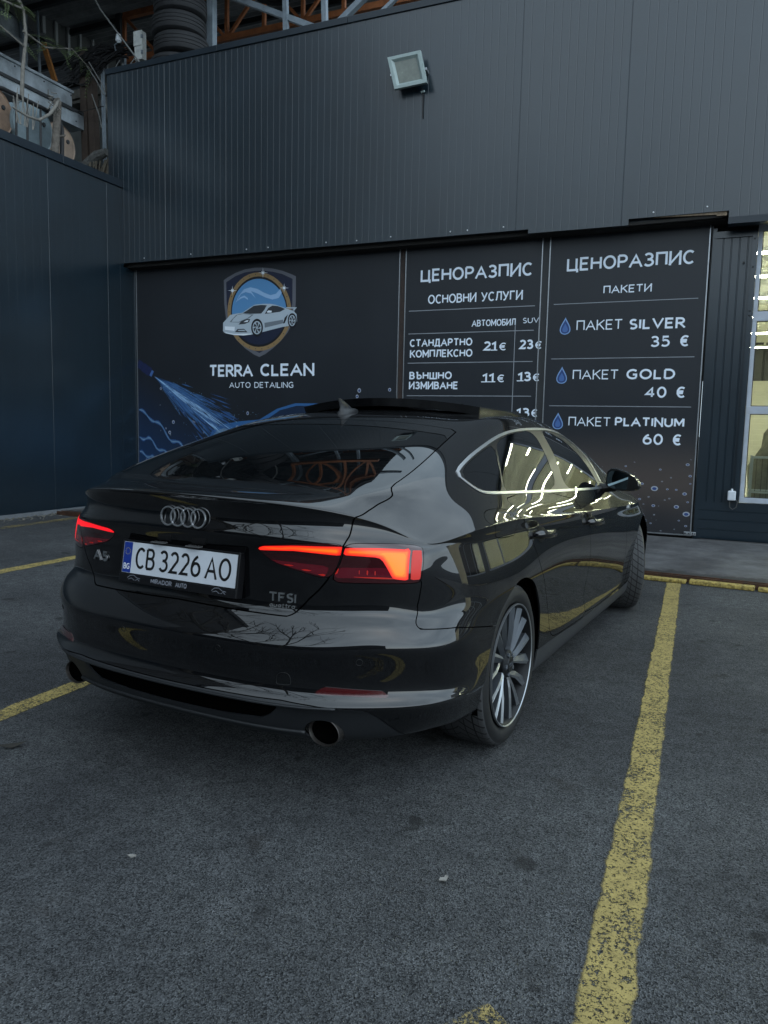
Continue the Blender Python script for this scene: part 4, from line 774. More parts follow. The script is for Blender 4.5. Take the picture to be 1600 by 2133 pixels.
o = fbuild(MB().tube([(-8.9,7.0,9.3),(-7.6,6.6,7.6),(-6.55,6.30,6.5)], .012, 6), 'guy_wire', M_cabw); tag(o, 'straight pale guy wire slanting down to the roof edge', 'wire')
o = fbuild(MB().tube([(-6.27,6.9,8.5),(-6.32,6.9,7.6),(-6.33,6.75,7.0),(-6.35,6.6,6.45)], .016, 6), 'hanging_cable', M_cabw); tag(o, 'pale cable hanging down in front of the tyre stack', 'cable')
# dark shed side wall with pale strips painted for daylight gaps, gap of daylight under it
sw = fempty('shed_side_wall', (-11,9,6)); tag(sw, 'dark sheet side wall of the shed with pale strips standing in for daylight gaps', 'wall')
mb = MB(); mb.add([(-11,9.4,8.55),(-11,14,8.1),(-11,14,12),(-11,1,13),(-11,1,10.4),(-11,8.25,8.72)], [(0,1,2,3,4,5)]); fbuild(mb, 'sheet', mat('dark_grey_sheet', (.085,.088,.085), .6, noise=(1.1,.4,6)), sw)
mb = MB()
for i, (n_, z0, w) in enumerate(((8.62,8.85,.07),(8.93,8.75,.06),(9.24,8.72,.06),(9.55,8.7,.05),(9.9,8.66,.04),(10.3,8.6,.03))): mb.box((-10.995,n_-w/2,z0-.1),(-10.95,n_+w/2,11))
fbuild(mb, 'daylight_strips', mat('pale_daylight_strip', (.45,.46,.46), .5, metal=.3), sw)  # pale colour stands in for daylight showing through gaps in the sheet
lw_ = fempty('low_shed', (-11.5,7,5)); tag(lw_, 'grey low shed with gutter below the dark side wall', 'shed')
mb = MB(); mb.box((-13,-1,4),(-11.2,14,7.55)); fbuild(mb, 'wall', mat('grey_green_wall', (.06,.066,.062), .7, noise=(2,.4,5)), lw_)
mb = MB(); mb.bar((-11.1,1,8.95),(-11.1,8.2,8.62),.05,.36); mb.bar((-11.05,1,8.75),(-11.05,8.3,8.40),.08,.06); fbuild(mb, 'gutter', M_galv, lw_)
mb = MB(); mb.bar((-11.0,8.1,6),(-11.0,8.22,10.5),.10,.10); mb.bar((-10.8,8.36,7),(-10.8,8.30,10.5),.035); fbuild(mb, 'downpipe', M_gst, lw_)
mb = MB(); mb.bar((-10.7,8.35,8.42),(-10.7,8.72,7.6),.10,.05); mb.bar((-10.7,8.3,7.55),(-10.7,8.6,7.62),.16,.05); mb.add([(-10.7,9.0,7.55),(-10.7,9.14,7.62),(-10.7,9.12,7.75)], [(0,1,2)]); fbuild(mb, 'orange_bracket', mat('bright_orange_paint', (.42,.17,.04), .6, noise=(12,.3,4)), lw_)
# ------------------------------------------------------------------ what stands behind the camera (mirrored in the car's paint)
t = fempty('opposite_shed', (0,-17,0)); tag(t, 'dark long shed across the yard behind the viewer', 'building')
mb = MB(); mb.box((-26,-24,0),(16,-17,5.2)); fbuild(mb, 'wall', mat('dull_dark_wall', (.05,.05,.052), .8, noise=(.6,.3,5)), t)
mb = MB(); mb.add([(-26.5,-16.6,5.1),(16.5,-16.6,5.1),(16.5,-20.5,6.8),(-26.5,-20.5,6.8),(-26.5,-24.4,5.1),(16.5,-24.4,5.1)], [(0,1,2,3),(3,2,5,4),(0,3,4),(1,5,2)]); fbuild(mb, 'roof', M_dkst, t)
def bare_tree(c, h, seed, label):
    t = fempty('bare_tree', (c[0],c[1],0)); tag(t, label, 'tree', 'bare trees across the yard'); rk = random.Random(seed)
    tr = MB(); br = MB(); ct = [0]
    def grow(mb, p, d, L, r, lev):
        pts = [p]
        for i in range(4):
            d = d+np.array([rk.gauss(0,.13),rk.gauss(0,.13),rk.gauss(.02,.08)]); d /= np.linalg.norm(d); p = p+d*L/4; pts.append(p)
        mb.tube(pts, np.linspace(r, r*.6, 5), 5 if lev else 8, cap=False)
        if lev < 4 and ct[0] < 600:
            for k in range(3 if lev < 3 else 4):
                ct[0] += 1; q = pts[rk.choice((2,3,4,4))]; e = d+np.array([rk.gauss(0,.6),rk.gauss(0,.6),rk.gauss(.1,.3)]); e /= np.linalg.norm(e)
                grow(br, q, e, L*rk.uniform(.55,.78), r*.55, lev+1)
    grow(tr, np.array((c[0],c[1],0.)), np.array((0,0,1.)), h*.34, h*.018, 0)
    fbuild(tr, 'trunk', M_bark, t, smooth=True); fbuild(br, 'crown', M_bark, t)
bare_tree((-8.5,-10.5), 16.5, 3, 'tallest bare tree across the yard, behind the viewer'); bare_tree((-3.2,-12.5), 14.5, 8, 'bare tree in the middle of the row behind the viewer'); bare_tree((-12.3,-8), 15, 5, 'bare tree farthest left behind the viewer'); bare_tree((-6,-15), 15.5, 12, 'bare tree close to the shed wall behind the viewer')

t = fempty('unseen_sky_blocker', (-24,-4,0)); tag(t, 'tall dark block added out of view beyond the left wall to block sky', 'building')  # unseen block added to cut sky light and darken the left facade
mb = MB(); mb.box((-34,-17,0),(-14,1.5,17.5)); fbuild(mb, 'wall', bpy.data.materials['dull_dark_wall'], t)
mb = MB(); mb.box((-34.3,-17.3,17.51),(-13.7,1.8,18.0)); fbuild(mb, 'roof', M_dkst, t)
# ------------------------------------------------------------------ the car
NC=18
def ring(rear,sx,sy,sz,front):
    # rear: 6 pts c0..c5 ; side c6..c13 arrays of 8 ; front c14..c17
    P=[tuple(a) for a in rear]+list(zip(sx,sy,sz))+[tuple(a) for a in front]
    assert len(P)==NC,len(P)
    return P
SY=[-.36,0,.36,.8,1.3,1.8,2.3,2.82]
def lin(a,b): return list(np.interp(SY,[-.36,2.82],[a,b]))
def fr(x,y,z):   # front end: scaled bumper plan
    return [(x*.965,3.28,z),(x*.82,3.54,z),(x*.45,3.69,z),(0,3.72,z)]
RINGS=[
 # 0 bottom edge
 ring([(0,-.93,.255),(.28,-.925,.255),(.52,-.89,.258),(.70,-.80,.265),(.785,-.70,.27),(.835,-.56,.255)],[.855,.86,.86,.86,.86,.86,.86,.855],SY,[.225,.2,.185,.18,.175,.17,.165,.17],fr(.85,0,.19)),
 # 1 diffuser bulge
 ring([(0,-.985,.285),(.28,-.975,.285),(.52,-.935,.287),(.70,-.845,.29),(.80,-.73,.295),(.858,-.57,.285)],[.88,.885,.885,.885,.885,.885,.885,.88],SY,[.26,.24,.225,.22,.215,.21,.205,.21],fr(.875,0,.23)),
 # 2 diffuser top
 ring([(0,-1.0,.375),(.28,-.99,.375),(.52,-.952,.375),(.70,-.865,.378),(.81,-.745,.38),(.872,-.58,.37)],[.893,.895,.893,.893,.893,.893,.895,.893],SY,[.34,.31,.295,.285,.28,.275,.27,.28],fr(.89,0,.29)),
 # 3 paint bottom lip
 ring([(0,-1.022,.395),(.28,-1.01,.395),(.52,-.972,.395),(.70,-.885,.395),(.82,-.76,.395),(.882,-.59,.39)],[.902,.905,.897,.897,.897,.897,.903,.903],SY,[.365,.34,.325,.315,.31,.305,.30,.31],fr(.90,0,.33)),
 # 4
 ring([(0,-1.022,.47),(.28,-1.01,.47),(.52,-.972,.47),(.70,-.888,.47),(.822,-.765,.465),(.888,-.6,.455)],[.910,.913,.902,.900,.900,.901,.908,.912],SY,[.45,.43,.41,.40,.395,.39,.385,.39],fr(.905,0,.42)),
 # 5
 ring([(0,-1.028,.54),(.28,-1.016,.54),(.52,-.978,.54),(.70,-.893,.54),(.825,-.77,.535),(.892,-.6,.53)],[.916,.920,.908,.906,.906,.908,.914,.918],SY,[.52,.51,.50,.49,.485,.48,.475,.48],fr(.91,0,.50)),
 # 6 bumper crease
 ring([(0,-1.03,.592),(.28,-1.018,.592),(.52,-.98,.593),(.70,-.893,.597),(.825,-.768,.60),(.893,-.6,.60)],[.918,.922,.911,.910,.911,.913,.918,.921],SY,[.595,.59,.58,.575,.57,.565,.56,.565],fr(.91,0,.57)),
 # 7 ledge upper
 ring([(0,-.985,.665),(.28,-.973,.665),(.52,-.937,.665),(.70,-.858,.66),(.812,-.748,.655),(.889,-.595,.65)],[.917,.922,.913,.912,.914,.916,.919,.921],SY,[.65,.65,.64,.635,.63,.625,.61,.615],fr(.90,0,.62)),
 # 8 tailgate bottom
 ring([(0,-.963,.70),(.28,-.953,.70),(.52,-.919,.70),(.70,-.846,.695),(.808,-.74,.69),(.887,-.59,.685)],[.915,.921,.914,.913,.915,.917,.919,.919],SY,[.69,.70,.69,.685,.68,.675,.655,.66],fr(.88,0,.66)),
 # 9 lamp bottom
 ring([(0,-.955,.79),(.28,-.948,.79),(.52,-.917,.79),(.70,-.846,.785),(.808,-.738,.78),(.882,-.59,.775)],[.910,.916,.912,.913,.915,.916,.917,.914],SY,[.765,.765,.755,.745,.735,.725,.70,.70],fr(.85,0,.70)),
 # 10
 ring([(0,-.955,.87),(.28,-.949,.87),(.52,-.92,.865),(.70,-.85,.855),(.808,-.74,.845),(.878,-.59,.84)],[.900,.905,.906,.910,.912,.913,.912,.905],SY,[.83,.825,.81,.795,.782,.765,.74,.735],fr(.82,0,.73)),
 # 11 ridge
 ring([(0,-.985,.922),(.28,-.977,.921),(.52,-.945,.919),(.70,-.863,.914),(.812,-.744,.89),(.874,-.59,.882)],[.893,.896,.902,.907,.910,.910,.906,.896],SY,[.875,.868,.852,.833,.815,.795,.77,.76],fr(.79,0,.75)),
 # 12
 ring([(0,-.968,.968),(.28,-.96,.967),(.52,-.93,.958),(.70,-.857,.935),(.814,-.744,.908),(.875,-.588,.906)],[.894,.896,.902,.907,.910,.909,.903,.89],SY,[.905,.896,.876,.855,.835,.813,.788,.777],fr(.76,0,.765)),
 # 13 under lip
 ring([(0,-.978,1.015),(.28,-.97,1.012),(.52,-.937,.998),(.70,-.862,.963),(.818,-.744,.925),(.880,-.586,.925)],[.902,.904,.907,.911,.913,.911,.903,.886],SY,[.926,.916,.894,.872,.850,.826,.80,.79],fr(.73,0,.775)),
 # 14 lip / tornado
 ring([(0,-1.0,1.046),(.28,-.990,1.043),(.52,-.952,1.027),(.70,-.872,.988),(.820,-.744,.940),(.883,-.583,.938)],[.906,.908,.91,.914,.916,.913,.903,.883],SY,[.940,.930,.906,.884,.860,.836,.81,.80],fr(.70,0,.785)),
 # 15 lip top
 ring([(0,-.980,1.058),(.28,-.970,1.055),(.52,-.933,1.040),(.70,-.852,1.003),(.812,-.730,.952),(.876,-.578,.948)],[.899,.902,.905,.91,.912,.909,.898,.875],SY,[.950,.940,.914,.892,.868,.844,.82,.81],fr(.66,0,.795)),
 # 16 deck
 ring([(0,-.86,1.068),(.28,-.85,1.066),(.52,-.81,1.058),(.685,-.725,1.045),(.785,-.61,1.015),(.842,-.47,1.0)],[.868,.878,.884,.889,.891,.886,.87,.82],[-.30,.02,.36,.8,1.3,1.8,2.3,2.74],[.992,.982,.962,.940,.918,.895,.872,.87],[(.70,2.95,.90),(.52,3.05,.905),(.28,3.1,.905),(0,3.12,.905)]),
 # 17 glass bottom / belt
 ring([(0,-.745,1.083),(.28,-.735,1.083),(.51,-.70,1.082),(.655,-.62,1.082),(.735,-.50,1.078),(.785,-.36,1.062)],[.812,.832,.842,.848,.849,.842,.822,.72],[-.2,.02,.36,.8,1.3,1.8,2.2,2.45],[1.052,1.043,1.028,1.008,.988,.968,.958,.975],[(.60,2.6,.985),(.45,2.7,.99),(.25,2.77,.99),(0,2.8,.99)]),
 # 18 glass mid
 ring([(0,-.40,1.205),(.27,-.39,1.203),(.475,-.36,1.195),(.595,-.30,1.188),(.665,-.21,1.182),(.705,-.09,1.18)],[.722,.735,.742,.746,.746,.736,.71,.62],[.06,.24,.5,.87,1.27,1.67,1.98,2.15],[1.18,1.18,1.18,1.175,1.165,1.15,1.13,1.14],[(.53,2.22,1.15),(.4,2.27,1.155),(.22,2.3,1.16),(0,2.31,1.16)]),
 # 19 top of glass
 ring([(0,-.03,1.303),(.25,-.02,1.301),(.43,0,1.295),(.525,.05,1.29),(.572,.12,1.29),(.596,.2,1.298)],[.608,.614,.618,.618,.613,.602,.575,.51],[.3,.42,.6,.87,1.15,1.4,1.6,1.72],[1.308,1.316,1.324,1.328,1.325,1.312,1.29,1.285],[(.44,1.76,1.29),(.34,1.79,1.30),(.2,1.81,1.305),(0,1.82,1.308)]),
 # 20 roof
 ring([(0,.22,1.352),(.22,.23,1.35),(.37,.25,1.344),(.45,.29,1.338),(.495,.34,1.338),(.515,.40,1.343)],[.525,.53,.533,.533,.528,.515,.485,.42],[.47,.55,.69,.9,1.12,1.32,1.48,1.56],[1.349,1.354,1.36,1.363,1.36,1.35,1.335,1.332],[(.35,1.6,1.336),(.26,1.63,1.343),(.15,1.64,1.348),(0,1.65,1.35)]),
 # 21
 ring([(0,.50,1.380),(.14,.505,1.379),(.22,.515,1.376),(.26,.53,1.374),(.28,.56,1.374),(.29,.6,1.375)],[.295,.298,.3,.3,.298,.29,.27,.23],[.65,.71,.8,.93,1.07,1.2,1.3,1.36],[1.377,1.379,1.381,1.382,1.381,1.377,1.371,1.37],[(.19,1.4,1.371),(.14,1.42,1.373),(.08,1.43,1.375),(0,1.43,1.376)]),
 # 22 centre line
 ring([(0,.62,1.386),(0,.625,1.386),(0,.63,1.386),(0,.64,1.386),(0,.66,1.386),(0,.69,1.386)],[0]*8,[.73,.78,.85,.94,1.04,1.14,1.22,1.27],[1.387]*8,[(0,1.3,1.385),(0,1.31,1.385),(0,1.315,1.385),(0,1.32,1.385)]),
]
NET=np.array(RINGS,float)
for r_,z_ in ((11,.902),(12,.911),(13,.919),(14,.929),(15,.941)): NET[r_,4,2]=z_
for r_,d_ in ((1,.02),(2,.025),(3,.028),(4,.022),(5,.012)): NET[r_,4:6,0]+=d_; NET[r_,6,0]+=d_*.35
for r_ in (13,14,15,16): NET[r_,7:9,2]+=.006
for r_,x5,x6,x7,x8 in ((9,.884,.913,.918,.913),(10,.882,.907,.912,.910),(11,.880,.902,.906,.907),(12,.879,.901,.905,.907),(13,.881,.903,.906,.908)): pass       # (rows, cols, 3)
# rear corner: upper body narrower, bumper wider with a flared lower edge
for r_ in range(7,17):
    k_=min(1,(r_-6)/2.)
    NET[r_,4,0]-=.040*k_; NET[r_,4,1]-=.058*k_; NET[r_,5,0]-=.030*k_; NET[r_,5,1]-=.05*k_; NET[r_,3,0]-=.01*k_; NET[r_,3,1]-=.012*k_; NET[r_,6,0]-=.006*k_
for r_ in range(8,16): NET[r_,4,0]-=.015; NET[r_,4,1]-=.02; NET[r_,5,0]-=.02
NET[13,0:3,2]+=(.016,.016,.014); NET[13,0:3,1]-=.008; NET[12,0:3,2]+=.008
NET[5,0:5,2]=NET[6,0:5,2]-.022-.026+.0; NET[5,0:5,1]=NET[6,0:5,1]+.002
NET[16,4,0]+=.02; NET[16,5,0]+=.01
for r_,d_ in ((5,.012),(6,.018)): NET[r_,4:6,0]+=d_
for r_,d_ in ((2,.026),(3,.030)): NET[r_,0:4,1]-=d_; NET[r_,4,0]+=d_*.7; NET[r_,4,1]-=d_*.6; NET[r_,5,0]+=d_*.6
for r_,x5,x6,x7,x8 in ((7,.884,.922,.927,.915),(8,.876,.917,.924,.914),(9,.864,.907,.914,.910),(10,.853,.894,.901,.904),(11,.846,.885,.892,.900),(12,.843,.884,.890,.899),(13,.849,.896,.901,.905)): NET[r_,5:9,0]=(x5,x6,x7,x8)
NET[13,6:8,2]-=.006; NET[12,6:8,2]-=.008
NET[3,0:6,2]+=.008; NET[4,0:6,2]-=.026; NET[4,0:5,1]+=.005; NET[5,0:6,2]+=.0; NET[1,0:5,1]-=.012
for r_,c_ in {8:((.52,-.912,.70),(.695,-.825,.694),(.806,-.728,.689),(.872,-.585,.685)),9:((.52,-.912,.79),(.695,-.82,.785),(.806,-.725,.78),(.862,-.585,.775)),
 10:((.52,-.912,.865),(.693,-.815,.852),(.804,-.718,.842),(.852,-.583,.84)),11:((.52,-.934,.918),(.69,-.805,.904),(.802,-.705,.889),(.848,-.575,.882)),
 12:((.52,-.908,.962),(.688,-.775,.930),(.799,-.684,.898),(.846,-.560,.903)),13:((.52,-.908,1.010),(.688,-.763,.960),(.795,-.672,.903),(.852,-.550,.914)),
 14:((.52,-.915,1.024),(.69,-.763,.974),(.795,-.668,.910),(.862,-.545,.922)),15:((.515,-.897,1.037),(.682,-.747,.988),(.786,-.655,.923),(.853,-.538,.932)),
 16:((.51,-.80,1.058),(.665,-.68,1.042),(.765,-.575,1.003),(.828,-.455,.990))}.items():
    for j_ in range(4): NET[r_,2+j_]=c_[j_]
def extend(N):
    # mirror columns (x -> -x) two each end ; rows: linear extrapolation at bottom, mirror at the top
    m=np.array([-1,1,1.])
    N=np.concatenate([N[:,2:0:-1]*m,N,N[:,-2:-4:-1]*m],1)
    lo=2*N[:1]-N[1:2]; hi=N[-2:-1]*m
    return np.concatenate([lo,N,hi],0)
def bs(t):
    return np.stack([(1-t)**3,3*t**3-6*t**2+4,-3*t**3+3*t**2+3*t+1,t**3],-1)/6
def evalgrid(N,v,u):
    # v in [0,rows-1], u in [0,cols-1]
    E=extend(N); R,C=N.shape[:2]
    def basis(w,n,off):
        B=np.zeros((len(w),n)); 
        i=np.clip(np.floor(w).astype(int),-1,None); t=w-i
        b=bs(t)
        for k in range(4):
            idx=np.clip(i+k-1+off,0,n-1); np.add.at(B,(np.arange(len(w)),idx),b[:,k])
        return B
    Bv=basis(v,E.shape[0],1); Bu=basis(u,E.shape[1],2)
    return np.einsum('vr,rcx,uc->vux',Bv,E,Bu)
def compensated(N,iters=3,k=.75):
    Q=N.copy(); v=np.arange(N.shape[0],dtype=float); u=np.arange(N.shape[1],dtype=float)
    for _ in range(iters):
        S=evalgrid(Q,v,u); Q=Q+k*(N-S)
        Q[:,0,0]=0; Q[:,-1,0]=0; Q[-1,:,0]=0
    return Q

TRACE = {'gate':[(-0.1,7.57),(0.76,7.26),(1.57,7.2),(1.69,7.23),(1.84,8.19),(2.18,8.96),(2.3,9.56),(2.42,10.35),(2.51,11.47),(2.51,12.38),(2.53,13.18),(2.58,14.31),(2.76,15.59),(3.02,16.35),(3.05,16.67),(2.87,17.04),(2.98,17.23),(3.21,17.66),(3.5,18.3),(3.9,18.83),(4.05,18.95),(1.87,19.18),(1.02,19.26)], 'glass':[(-0.22,17.0),(0.52,17.0),(1.0,16.98),(1.83,16.94),(2.46,16.93),(2.77,17.02),(2.92,17.23),(3.15,17.65),(3.42,18.27),(3.73,18.67),(2.98,18.76),(1.49,18.86),(0.76,18.93)], 'lampR':[(2.5,11.16),(2.99,11.34),(3.46,11.81),(3.82,12.37),(4.0,11.65),(4.12,10.54),(4.11,9.66),(4.07,9.2),(3.96,9.1),(3.37,9.07),(2.68,9.04),(2.24,9.02),(2.37,9.61),(2.47,10.46)], 'lampT':[(1.16,10.22),(1.24,10.52),(1.75,10.87),(2.47,11.17),(2.44,10.45),(2.33,9.48),(2.21,9.12),(1.78,9.35),(1.37,9.63)], 'bumpside':[(4.09,9.12),(3.98,8.28),(4.15,7.3),(4.21,6.74),(4.99,6.48),(6.1,5.66)], 'diff':[(0.08,3.23),(1.13,3.27),(1.93,3.37),(2.94,2.44),(3.21,1.81),(3.56,1.14),(3.81,0.55)], 'rdoor':[(6.87,16.87),(6.92,15.88),(7.1,13.93),(7.58,9.72),(7.86,7.64),(8.14,5.41),(8.37,3.82),(8.45,3.28),(8.62,2.67),(9.39,2.14),(9.96,2.04),(9.71,4.37),(9.79,5.01),(9.86,6.46),(9.8,8.91),(9.71,11.23),(9.44,15.13),(9.16,16.8)], 'dlo':[(4.64,17.54),(4.66,17.73),(5.17,18.12),(6.67,18.51),(7.99,18.71),(9.12,18.79),(10.36,18.83),(11.64,18.74),(11.39,18.32),(11.12,17.87),(10.97,17.45),(10.88,16.98),(10.76,16.79),(9.2,16.83),(7.59,16.83),(6.22,16.87),(5.79,17.03),(5.12,17.31),(4.7,17.48)], 'glassQ':[(4.92,17.56),(5.08,17.82),(5.77,18.11),(6.63,18.33),(6.71,17.89),(6.84,17.45),(6.87,16.94),(6.23,16.99),(5.62,17.19),(5.08,17.42)], 'glassR':[(6.79,18.37),(8.08,18.62),(9.12,18.7),(8.93,17.97),(8.86,16.92),(7.61,16.89),(6.95,16.93),(6.91,17.45),(6.79,17.93)], 'glassF':[(9.6,18.72),(10.11,18.7),(10.56,18.48),(10.7,18.12),(10.7,17.71),(10.68,17.29),(10.61,16.89),(10.12,16.85),(9.1,16.9),(9.34,18.09)], 'fuel':[(5.86,16.07),(6.67,15.98),(6.89,15.03),(7.0,11.29),(6.92,11.08),(6.44,11.26),(6.35,12.01),(6.17,14.68)], 'refl':[(2.15,3.89),(2.35,4.17),(3.29,4.05),(3.44,3.8),(3.39,3.75),(2.63,3.85),(2.22,3.85)], 'barT':[(1.19,10.3),(1.25,10.5),(1.75,10.74),(2.46,10.88),(2.42,10.29),(1.73,10.37),(1.21,10.2)], 'barR':[(2.5,10.82),(3.01,10.96),(3.59,11.08),(3.67,11.31),(3.72,10.94),(3.72,9.21),(3.37,9.27),(3.33,9.38),(3.11,10.27),(3.02,10.34),(2.46,10.35)], 'sens1':[(0.77,5.14)], 'sens2':[(2.92,5.0)], 'tow':[(1.61,4.5),(1.79,4.54),(1.82,4.21),(1.8,4.12),(1.62,4.1),(1.59,4.15)], 'sidered':[(3.77,11.05),(4.01,11.11),(4.07,10.3),(4.04,9.26),(3.78,9.23)], 'handles':[(7.62,10.66),(8.23,10.47),(9.64,10.68),(10.21,10.38)]}
CO = np.array([0, 1.38, 0.])
car = link(bpy.data.objects.new('parked_car', None)); car.location = CO; car.empty_display_size = .2
tag(car, 'black glossy four door hatchback with red tail lights lit and tilted roof panel', 'car')
def cbuild(mb, name, mats, parent=None, **k): return mb.build(name, mats, parent or car, off=CO, **k)
M_paint = mat('black_metallic_paint', (.0016,.0018,.0024), .45, coat=1.0, coat_r=.012, spec=.04)
M_paint.node_tree.nodes['Principled BSDF'].inputs['Coat IOR'].default_value = 1.67
M_tint = mat('dark_tinted_glass', (.0025,.003,.0035), .0, coat=.0, spec=.75)
M_pgloss = mat('gloss_black_trim', (.003,.003,.003), .32, spec=.3)
M_sill = mat('sill_reflection_grey', (.024,.026,.029), .5, noise=(3,.08,3))  # sill is body-coloured; grey stands in for its reflection of ground and sky
M_plast = mat('dark_grey_bumper_plastic', (.011,.0125,.0145), .48, noise=(5,.08,3))
M_chr = mat('satin_chrome', (.72,.73,.74), .30, metal=1.0); M_chr2 = mat('bright_chrome', (.90,.91,.93), .32, metal=1.0)
M_black = mat('black_void', (.002,.002,.002), .95, spec=.0)
M_rub = mat('tyre_rubber', (.0075,.0078,.008), .6, noise=(18,.2,3))
M_lampdk = mat('dark_red_lamp_glass', (.030,.0025,.004), .04, coat=1.0, coat_r=.01)
M_lampred = mat('red_lamp_glass', (.20,.006,.010), .05, coat=1.0, emit=((1,.012,.012), .10))
def lit(name, c, s): return mat(name, (.3,.02,.01), .3, emit=(c, s))
M_lit = lit('lit_red_light_bar', (1,.035,.006), 1.0); M_lit2 = lit('lit_deep_red_edge', (1,.008,.012), .22); M_litc = lit('lit_orange_core', (1,.15,.006), 1.15)
M_lfin = lit('dim_red_fin', (1,.01,.02), .10)
QN = compensated(NET)
def surf(u, v):
    u = np.atleast_1d(u).astype(float); v = np.clip(np.atleast_1d(v).astype(float), 0, NET.shape[0]-1)
    E = extend(QN); iu = np.clip(np.floor(u).astype(int), -1, None); iv = np.floor(v).astype(int); bu = bs(u-iu); bv = bs(v-iv); out = np.zeros((len(u), 3))
    for a in range(4):
        for b in range(4): out += (bv[:,a]*bu[:,b])[:,None]*E[np.clip(iv+a, 0, E.shape[0]-1), np.clip(iu+b+1, 0, E.shape[1]-1)]
    return out
nv_, nu_ = 22*7+1, 17*14+1
VV = np.linspace(0, 22, nv_); UU = np.linspace(0, 17, nu_)
G = evalgrid(QN, VV, UU)
dG_v = np.gradient(G, axis=0); dG_u = np.gradient(G, axis=1)
dG_u[:,0] = [1,0,0]; dG_u[:,0] *= np.array([1,0,0]); dG_u[:,-1] = [-1,0,0]
NRM = np.cross(dG_u, dG_v); NRM /= np.linalg.norm(NRM, axis=-1, keepdims=True)+1e-12
NRM[-1] = [0,0,1]
NRM[:,0,0] = 0; NRM[:,-1,0] = 0
class PM:
    def __init__(s, P, N, T, F): s.P, s.N, s.T, s.F = P, N, T, F
def compact(P, N, T, F):
    used = sorted({i for f in F for i in f}); mp = {j: i for i, j in enumerate(used)}
    return PM(P[used], N[used], T[used], [tuple(mp[i] for i in f) for f in F])
def cut(pm, d, off=0.):
    """the part of pm where d < off, edges interpolated"""
    d = d-off; P = list(pm.P); N = list(pm.N); T = list(pm.T); F = []; cache = {}
    def mid(i, j):
        k = (i, j) if i < j else (j, i)
        if k not in cache:
            t = d[k[0]]/(d[k[0]]-d[k[1]]); t = min(max(t, 1e-4), 1-1e-4)
            P.append(pm.P[k[0]]*(1-t)+pm.P[k[1]]*t); n = pm.N[k[0]]*(1-t)+pm.N[k[1]]*t; N.append(n/(np.linalg.norm(n)+1e-12)); T.append(pm.T[k[0]]*(1-t)+pm.T[k[1]]*t); cache[k] = len(P)-1
        return cache[k]
    neg = d < 0
    for f in pm.F:
        b = [neg[i] for i in f]
        if all(b): F.append(f)
        elif any(b):
            o = []
            for k in range(len(f)):
                i, j = f[k], f[(k+1) % len(f)]
                if neg[i]: o.append(i)
                if neg[i] != neg[j]: o.append(mid(i, j))
            if len(o) > 2: F.append(tuple(o))
    if not F: return PM(np.zeros((0,3)), np.zeros((0,3)), np.zeros((0,2)), [])
    return compact(np.array(P), np.array(N), np.array(T), F)
def chaikin(p, it=2, closed=True):
    p = np.array(p, float)
    for _ in range(it):
        q = []; k = len(p)
        for i in range(k if closed else k-1):
            a, b = p[i], p[(i+1) % k]; q += [a*.75+b*.25, a*.25+b*.75]
        if not closed: q = [p[0]]+q+[p[-1]]
        p = np.array(q)
    return p
def sdf(pm, poly, it=2, sub=5):
    """signed 3D distance of the vertices to a closed outline given in surface (u, v)"""
    q = chaikin(poly, it) if it else np.array(poly, float); k = len(q)
    uv = np.concatenate([q[i]+(q[(i+1) % k]-q[i])*np.linspace(0, 1, sub, endpoint=False)[:,None] for i in range(k)])
    B = surf(uv[:,0], uv[:,1]); B2 = np.roll(B, -1, 0); T = pm.T
    lo = uv.min(0)-[.9,1.2]; hi = uv.max(0)+[.9,1.2]
    idx = np.where((T[:,0] > lo[0]) & (T[:,0] < hi[0]) & (T[:,1] > lo[1]) & (T[:,1] < hi[1]))[0]
    d = np.full(len(T), 1.0)
    for c in range(0, len(idx), 4000):
        ii = idx[c:c+4000]; p = pm.P[ii][:,None,:]; a = B[None]; ab = (B2-B)[None]
        t = np.clip(((p-a)*ab).sum(-1)/((ab**2).sum(-1)+1e-12), 0, 1); dd = np.sqrt((((a+ab*t[...,None])-p)**2).sum(-1).min(1))
        x, y = T[ii,0][:,None], T[ii,1][:,None]; x0, y0 = uv[:,0][None], uv[:,1][None]; x1, y1 = np.roll(uv[:,0],-1)[None], np.roll(uv[:,1],-1)[None]
        cr = ((y0 > y) != (y1 > y)) & (x < (x1-x0)*(y-y0)/(np.where(np.abs(y1-y0) < 1e-12, 1e-12, y1-y0))+x0)
        d[ii] = np.where(cr.sum(1) % 2 == 1, -dd, dd)
    return d
GAP = .0019
def take(rem, poly, it=2, g=GAP):
    d = sdf(rem, poly, it); return cut(rem, d, -g), cut(rem, -d, -g)
def offset(pm, k): return PM(pm.P+pm.N*k, pm.N, pm.T, pm.F)
def mirror(pm): return PM(pm.P*[-1,1,1], pm.N*[-1,1,1], pm.T, [f[::-1] for f in pm.F])
def join(*pms):
    P = []; N = []; T = []; F = []; n = 0
    for q in pms:
        if not len(q.P): continue
        P.append(q.P); N.append(q.N); T.append(q.T); F += [tuple(i+n for i in f) for f in q.F]; n += len(q.P)
    return PM(np.concatenate(P), np.concatenate(N), np.concatenate(T), F)
